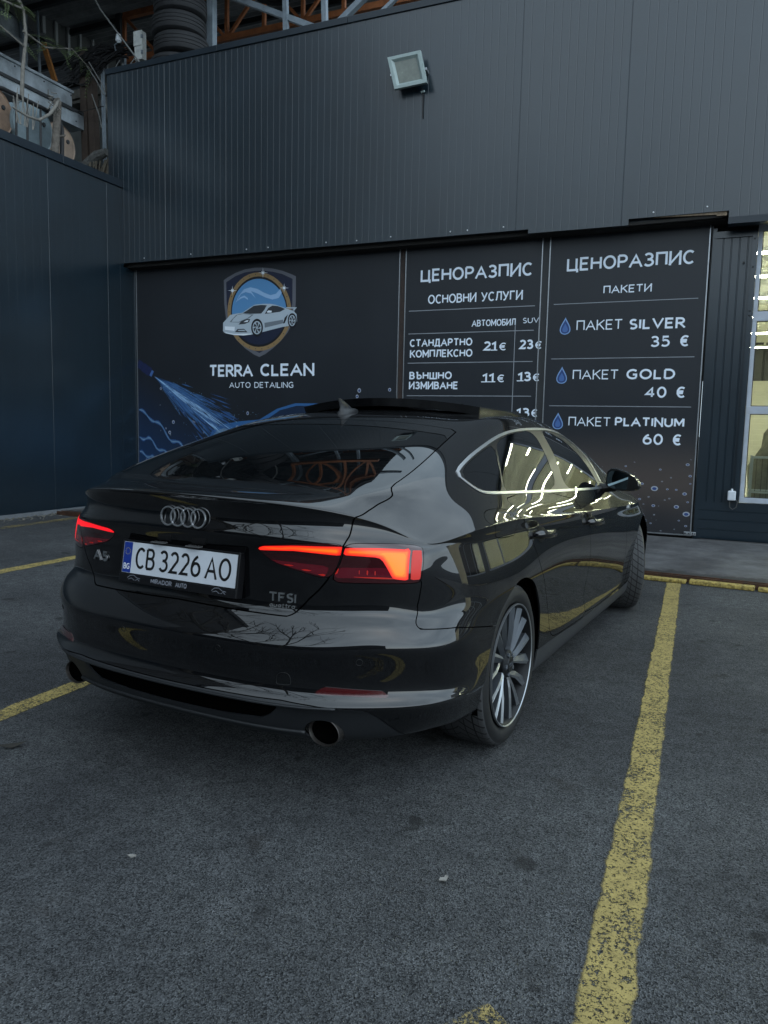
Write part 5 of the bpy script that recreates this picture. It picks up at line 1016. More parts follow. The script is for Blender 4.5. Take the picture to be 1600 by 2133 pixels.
def pbuild(pm, name, m, parent=None, flange=.007, skipx=True):
    """panel with its own surface normals and a turned-in edge"""
    P = [tuple(p) for p in pm.P-CO]; N = [tuple(n) for n in pm.N]; F = list(pm.F)
    if flange:
        cnt = {}
        for f in pm.F:
            for k in range(len(f)):
                i, j = f[k], f[(k+1) % len(f)]; key = (min(i,j), max(i,j)); cnt.setdefault(key, []).append((i,j))
        for key, l in cnt.items():
            if len(l) != 1: continue
            i, j = l[0]
            if skipx and abs(pm.P[i][0]) < 1e-5 and abs(pm.P[j][0]) < 1e-5: continue
            a, b = pm.P[i], pm.P[j]; c = b-pm.N[j]*flange; d = a-pm.N[i]*flange; n = np.cross(b-a, c-b); l_ = np.linalg.norm(n)
            if l_ < 1e-12: continue
            n = -n/l_; k = len(P); P += [tuple(a-CO), tuple(b-CO), tuple(c-CO), tuple(d-CO)]; N += [tuple(n)]*4; F.append((k+1, k, k+3, k+2))
    me = bpy.data.meshes.new(name); me.from_pydata(P, [], F); me.materials.append(m); me.update()
    me.polygons.foreach_set('use_smooth', [True]*len(me.polygons)); me.normals_split_custom_set_from_vertices(N)
    return link(bpy.data.objects.new(name, me), parent or car)
idx = np.arange(nv_*nu_).reshape(nv_, nu_)
F0 = [(idx[i,j], idx[i,j+1], idx[i+1,j+1], idx[i+1,j]) for i in range(nv_-1) for j in range(nu_-1)]
TT = np.stack(np.meshgrid(UU, VV), -1).reshape(-1, 2)
full = PM(G.reshape(-1,3), NRM.reshape(-1,3), TT, F0)
def arch(pm, yc, r): return np.where(pm.P[:,0] > .5, np.hypot(pm.P[:,1]-yc, pm.P[:,2]-.333)-r, 1.)
rem = cut(full, -arch(full, 0, .362)); rem = cut(rem, -arch(rem, 2.824, .362))
shell0 = rem
T_ = TRACE
# diffuser and its grille
dl = [p for p in T_['diff']][:]; dl[0] = (-.9, dl[0][1])
diffp = dl+[(3.86,.35),(3.95,-.6),(-.9,-.6)]
diff, rem = take(rem, diffp, 1)
grill, diff = take(diff, [(-.9,2.55),(.9,2.6),(1.72,2.5),(1.55,1.75),(1.3,1.45),(-.9,1.35)], 1, .0005)
dex = np.hypot((np.abs(diff.P[:,0])-.578)/1.02, (diff.P[:,2]-.302)/.8)-.0585; diff = cut(diff, -dex)
# lamps
lampR, rem = take(rem, T_['lampR'], 2, .0012); lampT, rem = take(rem, T_['lampT'], 2, .0008)
# tailgate and rear window
gp = T_['gate']; gp = [(-.9, gp[0][1])]+gp[1:]+[(-.9, 19.3)]
gate, rem = take(rem, gp, 1, .0026)
gl = T_['glass']; gl = [(-.9, gl[0][1])]+gl[1:]+[(-.9, 18.96)]
rwin, gate = take(gate, gl, 2, .0006)
# bumper
bp_ = [(-.9,-.8),(-.9,8.4),(1.4,9.0),(2.4,9.6),(3.6,10.0)]+T_['bumpside'][0:6]+[(7.3,4.9),(7.3,-.8)]
bump, rem = take(rem, bp_, 0)
# side glass
dd = sdf(rem, T_['dlo'], 2); chrome = cut(cut(rem, dd, 0), -cut(rem, dd, 0).T[:,0]*0-1) if False else None
ins = cut(rem, dd, 0.); rem = cut(rem, -dd, -.0004)
di = sdf(ins, T_['dlo'], 2); chrome = cut(ins, -di, .013); pill = cut(ins, di, -.013)
gQ, pill = take(pill, T_['glassQ'], 2, .0006); gR, pill = take(pill, T_['glassR'], 2, .0006); gF, pill = take(pill, T_['glassF'], 2, .0006)
rd, rem = take(rem, T_['rdoor'], 1)
fd, rem = take(rem, [(9.16,16.9),(9.44,15.13),(9.71,11.23),(9.8,8.91),(9.86,6.46),(9.79,5.01),(9.71,4.37),(9.96,2.04),(11.6,2.0),(11.84,4),(11.84,6.18),(11.77,8.55),(11.8,10.82),(11.63,15.31),(11.4,16.9)], 1)
fuel, rem = take(rem, T_['fuel'], 2, .0013)
sill, rem = take(rem, [(7.6,-.8),(7.6,2.35),(8.6,2.3),(9.5,1.85),(11.8,1.75),(12.6,2.0),(12.6,-.8)], 0, .0012)
wind, rem = take(rem, [(12.9,17.1),(17.9,17.05),(17.9,18.93),(13.1,18.9)], 1, .001)
roofcut = None
pbuild(join(rem, mirror(rem)), 'body_shell', M_paint)
pbuild(join(bump, mirror(bump)), 'rear_bumper', M_paint)
BUMP = [o for o in car.children if o.name.startswith('rear_bumper')][0]
dif = pbuild(join(diff, mirror(diff)), 'diffuser', M_plast)
M_mesh = mat('black_honeycomb', (.004,.004,.0045), .5, bump=(80,.8,.01))
pbuild(offset(join(grill, mirror(grill)), -.022), 'diffuser_grille', M_mesh, dif, flange=0)
for v0_, r_ in ((1.12,.0075),(2.62,.005)):
    uu_ = np.linspace(0, 2.0 if v0_ < 2 else 2.6, 30); c_ = surf(uu_, np.full(30, v0_)); c_ = np.concatenate([c_[:0:-1]*[-1,1,1], c_]); mb = MB(); mb.tube(list(c_), r_, 8); cbuild(mb, 'diffuser_strip', M_plast, dif, smooth='all')
GATE = pbuild(join(gate, mirror(gate)), 'tailgate', M_paint)
pbuild(offset(join(rwin, mirror(rwin)), -.0015), 'rear_window', M_tint, GATE)
pbuild(offset(join(wind, mirror(wind)), -.001), 'windscreen', M_tint)
DOORS = []
for mf in (lambda q: q, mirror):
    o = pbuild(mf(rd), 'rear_door', M_paint); DOORS.append(o); o = pbuild(mf(fd), 'front_door', M_paint); DOORS.append(o)
    pbuild(mf(fuel), 'fuel_flap', M_paint) if mf is not mirror else None
    if mf is mirror: pbuild(mirror(fuel), 'quarter_patch', M_paint)
    pbuild(mf(sill), 'sill', M_sill)
    tr = pbuild(offset(mf(chrome), .003), 'window_trim', M_chr, flange=.006)
    pbuild(mf(pill), 'window_pillar', M_pgloss, flange=.003)
    for q in (gQ, gR, gF): pbuild(offset(mf(q), -.0012), 'side_window', M_tint, flange=.003)
# the dark inside that shows through the gaps
dex = np.where(shell0.P[:,1] < -.6, np.hypot((shell0.P[:,0]-.578)/1.02, (shell0.P[:,2]-.302)/.8)-.0585, 1); inn = offset(cut(shell0, -dex), -.013); pbuild(join(inn, mirror(inn)), 'inner_shell', M_black, flange=0)
# wheel housings
for yc in (0, 2.824):
    mb = MB(); th = np.linspace(-.3, pi+.3, 30)
    for sg in (1, -1):
        mb = MB(); vs = []
        for t in th: vs += [(sg*.885, yc+.363*cos(t), .333+.363*sin(t)), (sg*.55, yc+.363*cos(t), .333+.363*sin(t))]
        mb.add(vs, [(2*i,2*i+1,2*i+3,2*i+2) for i in range(29)]); mb.add([(sg*.55, yc+.363*cos(t), .333+.363*sin(t)) for t in th], [tuple(range(30))])
        cbuild(mb, 'wheel_housing', M_black)
mb = MB().box((-.62,-.72,.262),(.62,-.42,.30)).box((-.82,.42,.20),(.82,2.4,.24)).box((-.55,-.45,.2),(.55,.45,.26)); cbuild(mb, 'underbody', M_black)
# ---- tail lights
def fin_strip(u0, v0, u1, v1, w, k=.0012):
    n = 12; t = np.linspace(0, 1, n); c = surf(u0+(u1-u0)*t, v0+(v1-v0)*t); return c
for mf, sg in ((lambda q: q, 1), (mirror, -1)):
    lo = pbuild(offset(join(mf(lampR), mf(lampT)), .0005), 'tail_light', M_lampdk, flange=.01)
    def patch(polys, k, m, nm, it=1, src=None):
        ps = []
        for q in polys:
            s_ = src or join(lampR, lampT); ps.append(cut(s_, sdf(s_, q, it, 4)))
        p = join(*ps)
        if len(p.P): pbuild(offset(mf(p), k), nm, m, lo, flange=0)
    s_ = join(lampR, lampT); dist = [sdf(s_, q, 0, 8) for q in (T_['barT'], T_['barR'])]
    for kk, (nm, col, st, li) in enumerate((('light_bar_rim', (1,.006,.010), .50, .0), ('light_bar', (1,.026,.008), .85, .0022), ('light_bar_glow', (1,.062,.006), 1.0, .0055), ('light_core', (1,.115,.006), 1.15, .0095), ('light_core', (1,.17,.008), 1.2, .014))):
        if sg == -1 and kk > 1: continue
        mm_ = lit('lit_'+nm+str(kk), col if sg == 1 else (1,.008,.02), st if sg == 1 else st*.85)
        p_ = join(*[cut(s_, q, -li) for q in dist]); pbuild(offset(mf(p_), .0012+.0004*kk), nm, mm_, lo, flange=0)
    patch([T_['sidered']], .0014, M_lit2, 'side_marker', 0)
    fl = [[(1.42,9.72),(2.20,9.30),(2.19,9.22),(1.42,9.64)],[(2.33,9.27),(3.72,9.36),(3.74,9.29),(2.33,9.20)],[(2.36,9.66),(2.40,9.66),(2.33,9.22),(2.30,9.22)]]
    for i in range(7): a = 1.55+i*.095; fl.append([(a,9.68-.16*i*.5),(a+.02,9.68-.16*i*.5),(a+.02,9.42-.12*i*.35),(a,9.42-.12*i*.35)])
    for i in range(9): a = 2.44+i*.135; fl.append([(a,9.66),(a+.028,9.66),(a+.028,9.36),(a,9.36)])
    patch(fl, .0011, M_lfin, 'fins', 0)
    low = [[(1.30,9.75),(2.23,9.68),(2.18,9.2),(1.40,9.62)],[(2.38,9.66),(3.62,9.86),(3.76,9.32),(2.30,9.2)]]
    patch(low, .0008, mat('wine_lamp_glass', (.05,.004,.010), .05, coat=1.0, emit=((1,.01,.03), .022)), 'lower_lens', 0)
    rf_ = cut(bump, sdf(bump, T_['refl'], 0, 8)); pbuild(offset(mf(rf_), .003), 'reflector', mat('red_reflector', (.055,.003,.004), .12, coat=1.0, bump=(300,.3,.002)), BUMP, flange=.004)
# ---- decals on the surface: local frame
def frame(u, v, sg=1):
    p = surf([u], [v])[0]; du = (surf([u+.01], [v])-surf([u-.01], [v]))[0]; dv = (surf([u], [v+.01])-surf([u], [v-.01]))[0]; n = np.cross(du, dv); n /= np.linalg.norm(n)
    p = p*[sg,1,1]; n = n*[sg,1,1]; x = np.cross(n, (0,0,1))*-1; x /= np.linalg.norm(x); y = np.cross(n, x); return p, x, y, n
def find(x, z, u0=.5, v0=9.):
    w = np.array([u0, v0])
    for _ in range(40):
        e = surf([w[0]], [w[1]])[0][[0,2]]-[x, z]; a = (surf([w[0]+1e-3], [w[1]])[0][[0,2]]-surf([w[0]], [w[1]])[0][[0,2]])/1e-3; b = (surf([w[0]], [w[1]+1e-3])[0][[0,2]]-surf([w[0]], [w[1]])[0][[0,2]])/1e-3
        s_ = np.linalg.lstsq(np.stack([a, b], 1), -e, rcond=None)[0]; w = w+np.clip(s_, -.3, .3)
    return w
# plate
u_, v_ = find(0, .800); PY = -.972; TILT = .16
def PL(x, y, k=0): return np.array((x, PY-.004-k*cos(TILT)+y*sin(TILT), .8035+y*cos(TILT)+k*sin(TILT)))
def pbox(mb, x0, x1, y0, y1, k0, k1, mi=0):
    mb.add([PL(x0,y0,k0),PL(x1,y0,k0),PL(x1,y1,k0),PL(x0,y1,k0),PL(x0,y0,k1),PL(x1,y0,k1),PL(x1,y1,k1),PL(x0,y1,k1)], [(0,3,2,1),(4,5,6,7),(0,1,5,4),(1,2,6,5),(2,3,7,6),(3,0,4,7)], mi)
mb = MB(); pbox(mb, -.268,.268,-.089,.063,-.03,.002); pbox(mb, -.268,.268,-.089,-.060,.002,.006); pbox(mb, -.268,.268,.0565,.063,.002,.005); pbox(mb, -.268,-.2605,-.06,.0565,.002,.005); pbox(mb, .2605,.268,-.06,.0565,.002,.005)
plate = cbuild(mb, 'number_plate', mat('black_plate_holder', (.006,.006,.007), .3), bevel=.003)
mb = MB(); pbox(mb, -.26,.26,-.056,.056,.002,.0036); cbuild(mb, 'plate_sheet', mat('white_plate', (.55,.58,.62), .35, noise=(5,.06,3)), plate, bevel=.001)
mb = MB(); pbox(mb, -.258,-.218,-.0545,.0545,.0036,.0039); cbuild(mb, 'country_band', mat('plate_blue', (.010,.035,.24), .35), plate)
M_ptxt = mat('black_plate_letter', (.006,.006,.006), .4); M_wtxt = mat('white_plate_letter', (.7,.72,.75), .4); M_gold = mat('pale_yellow_star', (.5,.42,.08), .4)
mb = MB(); to3 = lambda x, y, d: tuple(PL(x, y, .0039+d))
text(mb, 'CB', -.196,-.037,-.105,.077,.125,.16, to3=to3); text(mb, '3226', -.082,-.037,.105,.077,.125,.16, to3=to3); text(mb, 'AO', .128,-.037,.236,.077,.125,.2, to3=to3); cbuild(mb, 'characters', M_ptxt, plate)
mb = MB(); to3 = lambda x, y, d: tuple(PL(x, y, .0042+d)); text(mb, 'BG', -.253,-.043,-.223,.022,.17,.14, to3=to3); cbuild(mb, 'country_letters', M_wtxt, plate)
mb = MB()
for i in range(12): a = i*pi/6; x, y = -.238+.0115*cos(a), .022+.0115*sin(a); mb.add([PL(x+.0017*cos(b), y+.0017*sin(b), .0042) for b in np.linspace(0,2*pi,5,endpoint=False)], [(0,1,2,3,4)])
cbuild(mb, 'stars', M_gold, plate)
M_gtxt = mat('grey_holder_print', (.20,.21,.24), .5)
mb = MB(); to3 = lambda x, y, d: tuple(PL(x, y, .0065+d)); text(mb, 'MIRADOR', -.112,-.0805,-.012,.0165,.20,.12, to3=to3); text(mb, 'AUTO', .004,-.0805,.055,.0165,.20,.12, to3=to3)
for x0, f in ((-.225,1),(.165,-1)):
    for pl in ([(0,0),(.012,.010),(.03,.012),(.045,.004),(.062,.002)],[(.005,-.004),(.02,.001),(.035,-.006)],[(.04,-.006),(.05,.0),(.06,-.007)]):
        for a, b in zip(pl[:-1], pl[1:]): ribbon(mb, [(x0+a[0], -.0735+a[1]),(x0+b[0], -.0735+b[1])], .0018, lambda p, dd: tuple(PL(p[0], p[1], .0068)), 0, False)
cbuild(mb, 'holder_print', M_gtxt, plate)
mb = MB()
for x0 in (-.09,.07): mb.box((x0-.03,PY-.012,.868),(x0+.03,PY+.01,.8725))
cbuild(mb, 'plate_lights', mat('dim_plate_lamp', (.10,.10,.10), .15), plate)
# rings
mb = MB(); p0, ex_, ey_, en_ = frame(*find(.028, .968, .1, 12)); tl = .5*en_+.5*np.array((0,-1,0)); tl /= np.linalg.norm(tl)
ey2 = np.cross(tl, ex_); ey2 = ey2 if ey2[2] > 0 else -ey2
for i in range(4):
    c = p0+ex_*(i-1.5)*.0455*(1 if ex_[0] > 0 else -1)+tl*(.008+.0012*(i % 2)); R0 = .0315; n = 48; vs = []; prof = [(-.0032,0),(-.0022,.0032),(.0022,.0032),(.0032,0),(.0026,-.002),(-.0026,-.002)]
    for t in np.linspace(0,2*pi,n,endpoint=False):
        rd_ = ex_*cos(t)+ey2*sin(t)
        for a, h in prof: vs.append(c+rd_*(R0+a)+tl*h)
    k = len(prof); mb.add(vs, [(j*k+q, j*k+(q+1) % k, ((j+1) % n)*k+(q+1) % k, ((j+1) % n)*k+q) for j in range(n) for q in range(k)])
cbuild(mb, 'ring_badge', M_chr2, GATE, smooth=40)
def badge(s, x, z, w, h, wt, u0, v0, name, bars=(), gap=.16):
    p0, ex_, ey_, en_ = frame(*find(abs(x), z, u0, v0), sg=1 if x > 0 else -1)
    if ex_[0] < 0: ex_ = -ex_
    if ey_[2] < 0: ey_ = -ey_
    if en_[1] > 0: en_ = -en_
    mb = MB(); to3 = lambda a, b, d: tuple(p0+ex_*(a-w/2)+ey_*(b-h/2)+en_*(.0045+d))
    text(mb, s, 0, 0, w, h, wt, gap, to3=to3)
    for a0, a1, b0, b1 in bars: mb.add([to3(a0,b0,.001),to3(a1,b0,.001),to3(a1,b1,.001),to3(a0,b1,.001)], [(0,1,2,3)])
    n0 = len(mb.v); f0 = list(mb.f); vs = [np.array(q)-en_*.004 for q in mb.v]; mb.v += [tuple(q) for q in vs]; cnt = {}
    for f in f0:
        for k in range(len(f)): a, b = f[k], f[(k+1) % len(f)]; cnt.setdefault((min(a,b),max(a,b)), []).append((a,b))
    for l in cnt.values():
        if len(l) == 1: a, b = l[0]; mb.f.append((a, b, b+n0, a+n0)); mb.m.append(0)
    return cbuild(mb, name, M_chr, GATE)
GL.update({'F':(.60,[[(0,0),(0,1),(1,1)],[(0,.52),(.85,.52)]]), 'q':(.6,[arc(.45,.35,.45,.35,0,360,16),[(.95,.7),(.95,-.2)]]), 'u':(.6,[[(0,.7),(0,.25)]+arc(.45,.25,.45,.25,180,360,8)+[(.9,.7)]]), 'a':(.6,[arc(.45,.35,.45,.35,0,360,16),[(.95,.7),(.95,0)]]), 't':(.4,[[(.4,1),(.4,0),(1,0)],[(0,.7),(1,.7)]]), 'r':(.4,[[(0,0),(0,.7)],[(0,.45),(.4,.7),(1,.7)]]), 'o':(.6,[arc(.5,.35,.5,.35,0,360,16)]), 'i':(.0,[[(0,0),(0,.72)],[(0,.9),(0,1)]])})
badge('A5', -.425, .785, .09, .038, .19, 1.6, 9, 'model_badge', gap=.3)
badge('TFSI', .415, .729, .098, .031, .15, 1.6, 8.4, 'engine_badge')
badge('quattro', .416, .702, .092, .0135, .14, 1.6, 8.2, 'drive_badge')
# sensors, tow cover
M_seam = mat('seam_black', (.001,.001,.001), .6)
mb = MB()
for (u_, v_) in (T_['sens1'][0], T_['sens2'][0]):
    for sg in (1, -1):
        p0, ex_, ey_, en_ = frame(u_, v_, sg); mb.tube([p0+ex_*.0105*cos(t)+ey_*.0105*sin(t)+en_*.0004 for t in np.linspace(0,2*pi,25)], .0009, 5)
q = chaikin(T_['tow'], 2); c = surf(q[:,0], q[:,1]); mb.tube(list(c)+[c[0]], .0009, 5); cbuild(mb, 'bumper_seams', M_seam, BUMP)
# exhaust tips
for sg in (1, -1):
    mb = MB(); c = (sg*.58, -.915, .304); prof = [(.16,.053),(-.01,.056),(-.018,.058),(-.02,.0555),(-.014,.0525),(.03,.050),(.15,.045)]
    mb.lathe(prof, 'y', 40, 0, (0,0,0)); mb.v = [(c[0]+x*1.02, c[1]+y+(.10 if False else 0)+.10*(z)*.25, c[2]+z*.80) for x, y, z in mb.v]
    e = cbuild(mb, 'exhaust_tip', mat('sooty_steel', (.075,.068,.063), .45, metal=.7, noise=(12,.4,4)), smooth=40)
    mb = MB(); mb.lathe([(-.008,.0515),(.012,.050),(.03,.0)], 'y', 40); mb.v = [(c[0]+x, c[1]+y, c[2]+z*.8) for x, y, z in mb.v]; cbuild(mb, 'tip_inside', M_black, e)
# handles
for sg, (rd_o, fd_o) in ((1, DOORS[0:2]), (-1, DOORS[2:4])):
    for (ua, va), (ub, vb), dn in ((T_['handles'][0], T_['handles'][1], rd_o), (T_['handles'][2], T_['handles'][3], fd_o)):
        a = surf([ua],[va])[0]; b = surf([ub],[vb])[0]; d = b-a; L_ = np.linalg.norm(d); d /= L_; a = a-d*.0; n_ = frame((ua+ub)/2,(va+vb)/2)[3]; upv = np.cross(n_, d); upv = upv if upv[2] > 0 else -upv
        mb = MB(); rings = []
        for t, w, h, o_ in ((0,.010,.008,.004),(.04,.016,.014,.018),(.15,.018,.016,.030),(.5,.019,.016,.036),(.85,.018,.016,.032),(.96,.016,.014,.022),(1,.010,.008,.006)):
            c = a+d*L_*t+n_*o_; rings.append([c+upv*w*cos(x)*1.0+n_*h*.6*sin(x) for x in np.linspace(0,2*pi,14,endpoint=False)])
        vs = [p*[sg,1,1] for r_ in rings for p in r_]; fs = [(i*14+j, i*14+(j+1) % 14, (i+1)*14+(j+1) % 14, (i+1)*14+j) for i in range(6) for j in range(14)]+[tuple(range(13,-1,-1)), tuple(84+j for j in range(14))]
        mb.add(vs, fs); cbuild(mb, 'door_handle', M_paint, dn, smooth='all')
        mb = MB(); c = a+d*L_*.42+n_*.0012; mb.add([(c+d*.062*cos(x)+upv*.034*sin(x))*[sg,1,1] for x in np.linspace(0,2*pi,24,endpoint=False)], [tuple(range(24))]); cbuild(mb, 'handle_recess', M_pgloss, dn)
# mirrors
for sg in (1, -1):
    mb = MB(); rings = []; C0 = np.array((.972, 1.66, 1.008))
    prof = [(0,.93),(.012,1.0),(.05,1.03),(.10,.90),(.135,.62),(.15,.25)]
    shape = [(-.095,-.036),(-.10,.015),(-.088,.058),(-.060,.072),(-.02,.066),(.04,.046),(.085,.015),(.105,-.020),(.100,-.046),(.06,-.058),(0,-.060),(-.06,-.056)]
    sh = chaikin(shape, 2); n = len(sh)
    for dy, k in prof: rings.append([C0+np.array((x*k, dy-.10*x, z*k+.02*(1-k))) for x, z in sh])
    vs = [p*[sg,1,1] for r_ in rings for p in r_]; fs = [(i*n+j, i*n+(j+1) % n, (i+1)*n+(j+1) % n, (i+1)*n+j) for i in range(len(prof)-1) for j in range(n)]+[tuple(5*n+j for j in range(n))]
    mb.add(vs, fs)
    mo = cbuild(mb, 'door_mirror', M_paint, smooth='all')
    mb = MB(); mb.add([(C0+np.array((x*.92, -.001-.10*x, z*.92)))*[sg,1,1] for x, z in sh], [tuple(range(n))]); cbuild(mb, 'mirror_surround', M_pgloss, mo)
    mb = MB(); mb.add([(C0+np.array((x*.84-.002, -.0035-.03*x-.005*z, z*.84)))*[sg,1,1] for x, z in sh], [tuple(range(n))]); cbuild(mb, 'mirror_glass', mat('mirror_glass', (.30,.40,.43), .01, metal=1.0), mo)
    mb = MB(); mb.tube([np.array((.835,1.70,.955))*[sg,1,1], np.array((.87,1.70,.958))*[sg,1,1], np.array((.93,1.71,.968))*[sg,1,1]], [.034,.028,.026], 10); cbuild(mb, 'mirror_foot', M_pgloss, mo, smooth=True)
    mb = MB(); P_ = [(.800,1.60,1.035),(.835,1.63,.975),(.846,1.72,.965),(.838,1.76,.985)]; mb.add([np.array(p)*[sg,1,1]+np.array((.006*sg,0,0)) for p in P_], [(0,1,2,3)]); cbuild(mb, 'mirror_base', M_pgloss, mo)
# fender badge
mb = MB(); p0, ex_, ey_, en_ = frame(11.98, 13.2); 
for a, b in (((-.035,-.010),(.02,-.010)),((-.035,.012),(.03,.012)),((-.035,-.01),(-.028,.012)),((.02,-.01),(.03,.012))): mb.bar(p0+np.array((0,a[0],a[1]))+en_*.003, p0+np.array((0,b[0],b[1]))+en_*.003, .005)
cbuild(mb, 'fender_badge', M_chr)
# roof panel standing open, antenna, roof seam
mb = MB(); nx, ny = 25, 7; top = []; 
def roofp(x, t): return (x, .47+.09*(x/.5)**2+t*.75, 1.4245-.040*(x/.5)**2+.012*(1-t)-.004*t)
for t in np.linspace(0,1,ny):
    for x in np.linspace(-.535,.50,nx): top.append(roofp(x+.0,t))
k = len(top); bot = [(x*.985, y+(.012), z-.030-(.010 if i < nx else 0)) for i, (x, y, z) in enumerate(top)]
fs = [(i*nx+j, i*nx+j+1, (i+1)*nx+j+1, (i+1)*nx+j) for i in range(ny-1) for j in range(nx-1)]
mb.add(top+bot, fs+[tuple(k+q for q in f[::-1]) for f in fs]+[(j+1, j, k+j, k+j+1) for j in range(nx-1)]+[(i*nx, (i+1)*nx, k+(i+1)*nx, k+i*nx) for i in range(ny-1)]+[((i+1)*nx+nx-1, i*nx+nx-1, k+i*nx+nx-1, k+(i+1)*nx+nx-1) for i in range(ny-1)]+[((ny-1)*nx+j, (ny-1)*nx+j+1, k+(ny-1)*nx+j+1, k+(ny-1)*nx+j) for j in range(nx-1)])
cbuild(mb, 'sunroof_panel', mat('black_roof_glass', (.002,.002,.0025), .12), smooth=30)
mb = MB()
for x in (-.40,.37): mb.bar((x,.66,1.365),(x,.63,1.405),.012,.03)
cbuild(mb, 'sunroof_arms', M_black)
ant = MB(); ax = -.062; rings = []
for t, w, h in ((0,.012,.0),(.06,.034,.018),(.2,.036,.030),(.55,.026,.050),(.72,.016,.075),(.86,.009,.086),(1,.003,.080)): pass
base = np.array((ax,.24,1.352)); vs = []; nn = 16
for z_, sx, y0, y1 in ((0,.034,-.075,.10),(.010,.032,-.070,.092),(.018,.022,-.062,.070),(.026,.012,-.060,.045),(.045,.008,-.066,.008),(.062,.005,-.074,-.030),(.072,.002,-.080,-.058)):
    # leaf-shaped sections, tip leaning rearwards
    for t in np.linspace(0,2*pi,nn,endpoint=False): vs.append(base+np.array((sx*sin(t), (y0+y1)/2+(y1-y0)/2*cos(t), z_+.13*((y0+y1)/2+(y1-y0)/2*cos(t))*(1 if z_ < .02 else .3))))
ant.add(vs, [(i*nn+j, i*nn+(j+1) % nn, (i+1)*nn+(j+1) % nn, (i+1)*nn+j) for i in range(6) for j in range(nn)]+[tuple(6*nn+j for j in range(nn))])
cbuild(ant, 'antenna', mat('antenna_plastic', (.010,.0105,.012), .35, spec=.4), smooth=50)
# ---- wheels
M_rimf = mat('grey_alloy', (.085,.094,.106), .46, metal=.6, noise=(5,.06,3)); M_rimb = mat('dark_alloy', (.010,.011,.0125), .5, metal=.4); M_riml = mat('machined_alloy', (.38,.40,.42), .34, metal=.85)
def tread_mat():
    m = bpy.data.materials.new('tyre_tread'); m.use_nodes = True; n = m.node_tree.nodes; L = m.node_tree.links; b = n['Principled BSDF']; b.inputs['Roughness'].default_value = .7
    tc = n.new('ShaderNodeTexCoord'); sx = n.new('ShaderNodeSeparateXYZ'); L.new(tc.outputs['UV'], sx.inputs[0])
    def mth(op, a, bb=0):
        x = n.new('ShaderNodeMath'); x.operation = op
        for i, q in enumerate((a, bb)):
            if isinstance(q, (int, float)): x.inputs[i].default_value = q
            else: L.new(q, x.inputs[i])
        return x.outputs[0]
    c = mth('ABSOLUTE', mth('SUBTRACT', sx.outputs[1], .5)); cur = mth('POWER', c, .75)
    def line(f, w): fr = mth('FRACT', f); return mth('LESS_THAN', mth('ABSOLUTE', mth('SUBTRACT', fr, .5)), w)
    sx0 = sx.outputs[0]
    gv = line(mth('ADD', mth('MULTIPLY', sx0, 46), mth('MULTIPLY', cur, -3.2)), .085)
    sip = mth('MULTIPLY', line(mth('ADD', mth('MULTIPLY', sx0, 184), mth('MULTIPLY', cur, -12.8)), .10), .45)
    l1 = mth('LESS_THAN', mth('ABSOLUTE', mth('SUBTRACT', c, .30)), .014); l2 = mth('LESS_THAN', mth('ABSOLUTE', mth('SUBTRACT', c, .13)), .010); l3 = mth('MULTIPLY', mth('LESS_THAN', mth('ABSOLUTE', mth('SUBTRACT', c, .40)), .005), .6)
    g_ = mth('MAXIMUM', mth('MAXIMUM', gv, sip), mth('MAXIMUM', mth('MAXIMUM', l1, l2), l3)); g_ = mth('MULTIPLY', g_, mth('LESS_THAN', c, .485))
    r = n.new('ShaderNodeValToRGB'); r.color_ramp.elements[0].color = (.052,.053,.055,1); r.color_ramp.elements[1].color = (.0015,.0015,.0015,1); L.new(g_, r.inputs[0]); L.new(r.outputs[0], b.inputs['Base Color'])
    bp = n.new('ShaderNodeBump'); bp.inputs['Strength'].default_value = 1; bp.inputs['Distance'].default_value = .006; L.new(mth('SUBTRACT', 1, g_), bp.inputs['Height']); L.new(bp.outputs[0], b.inputs['Normal']); return m
M_tread = tread_mat()
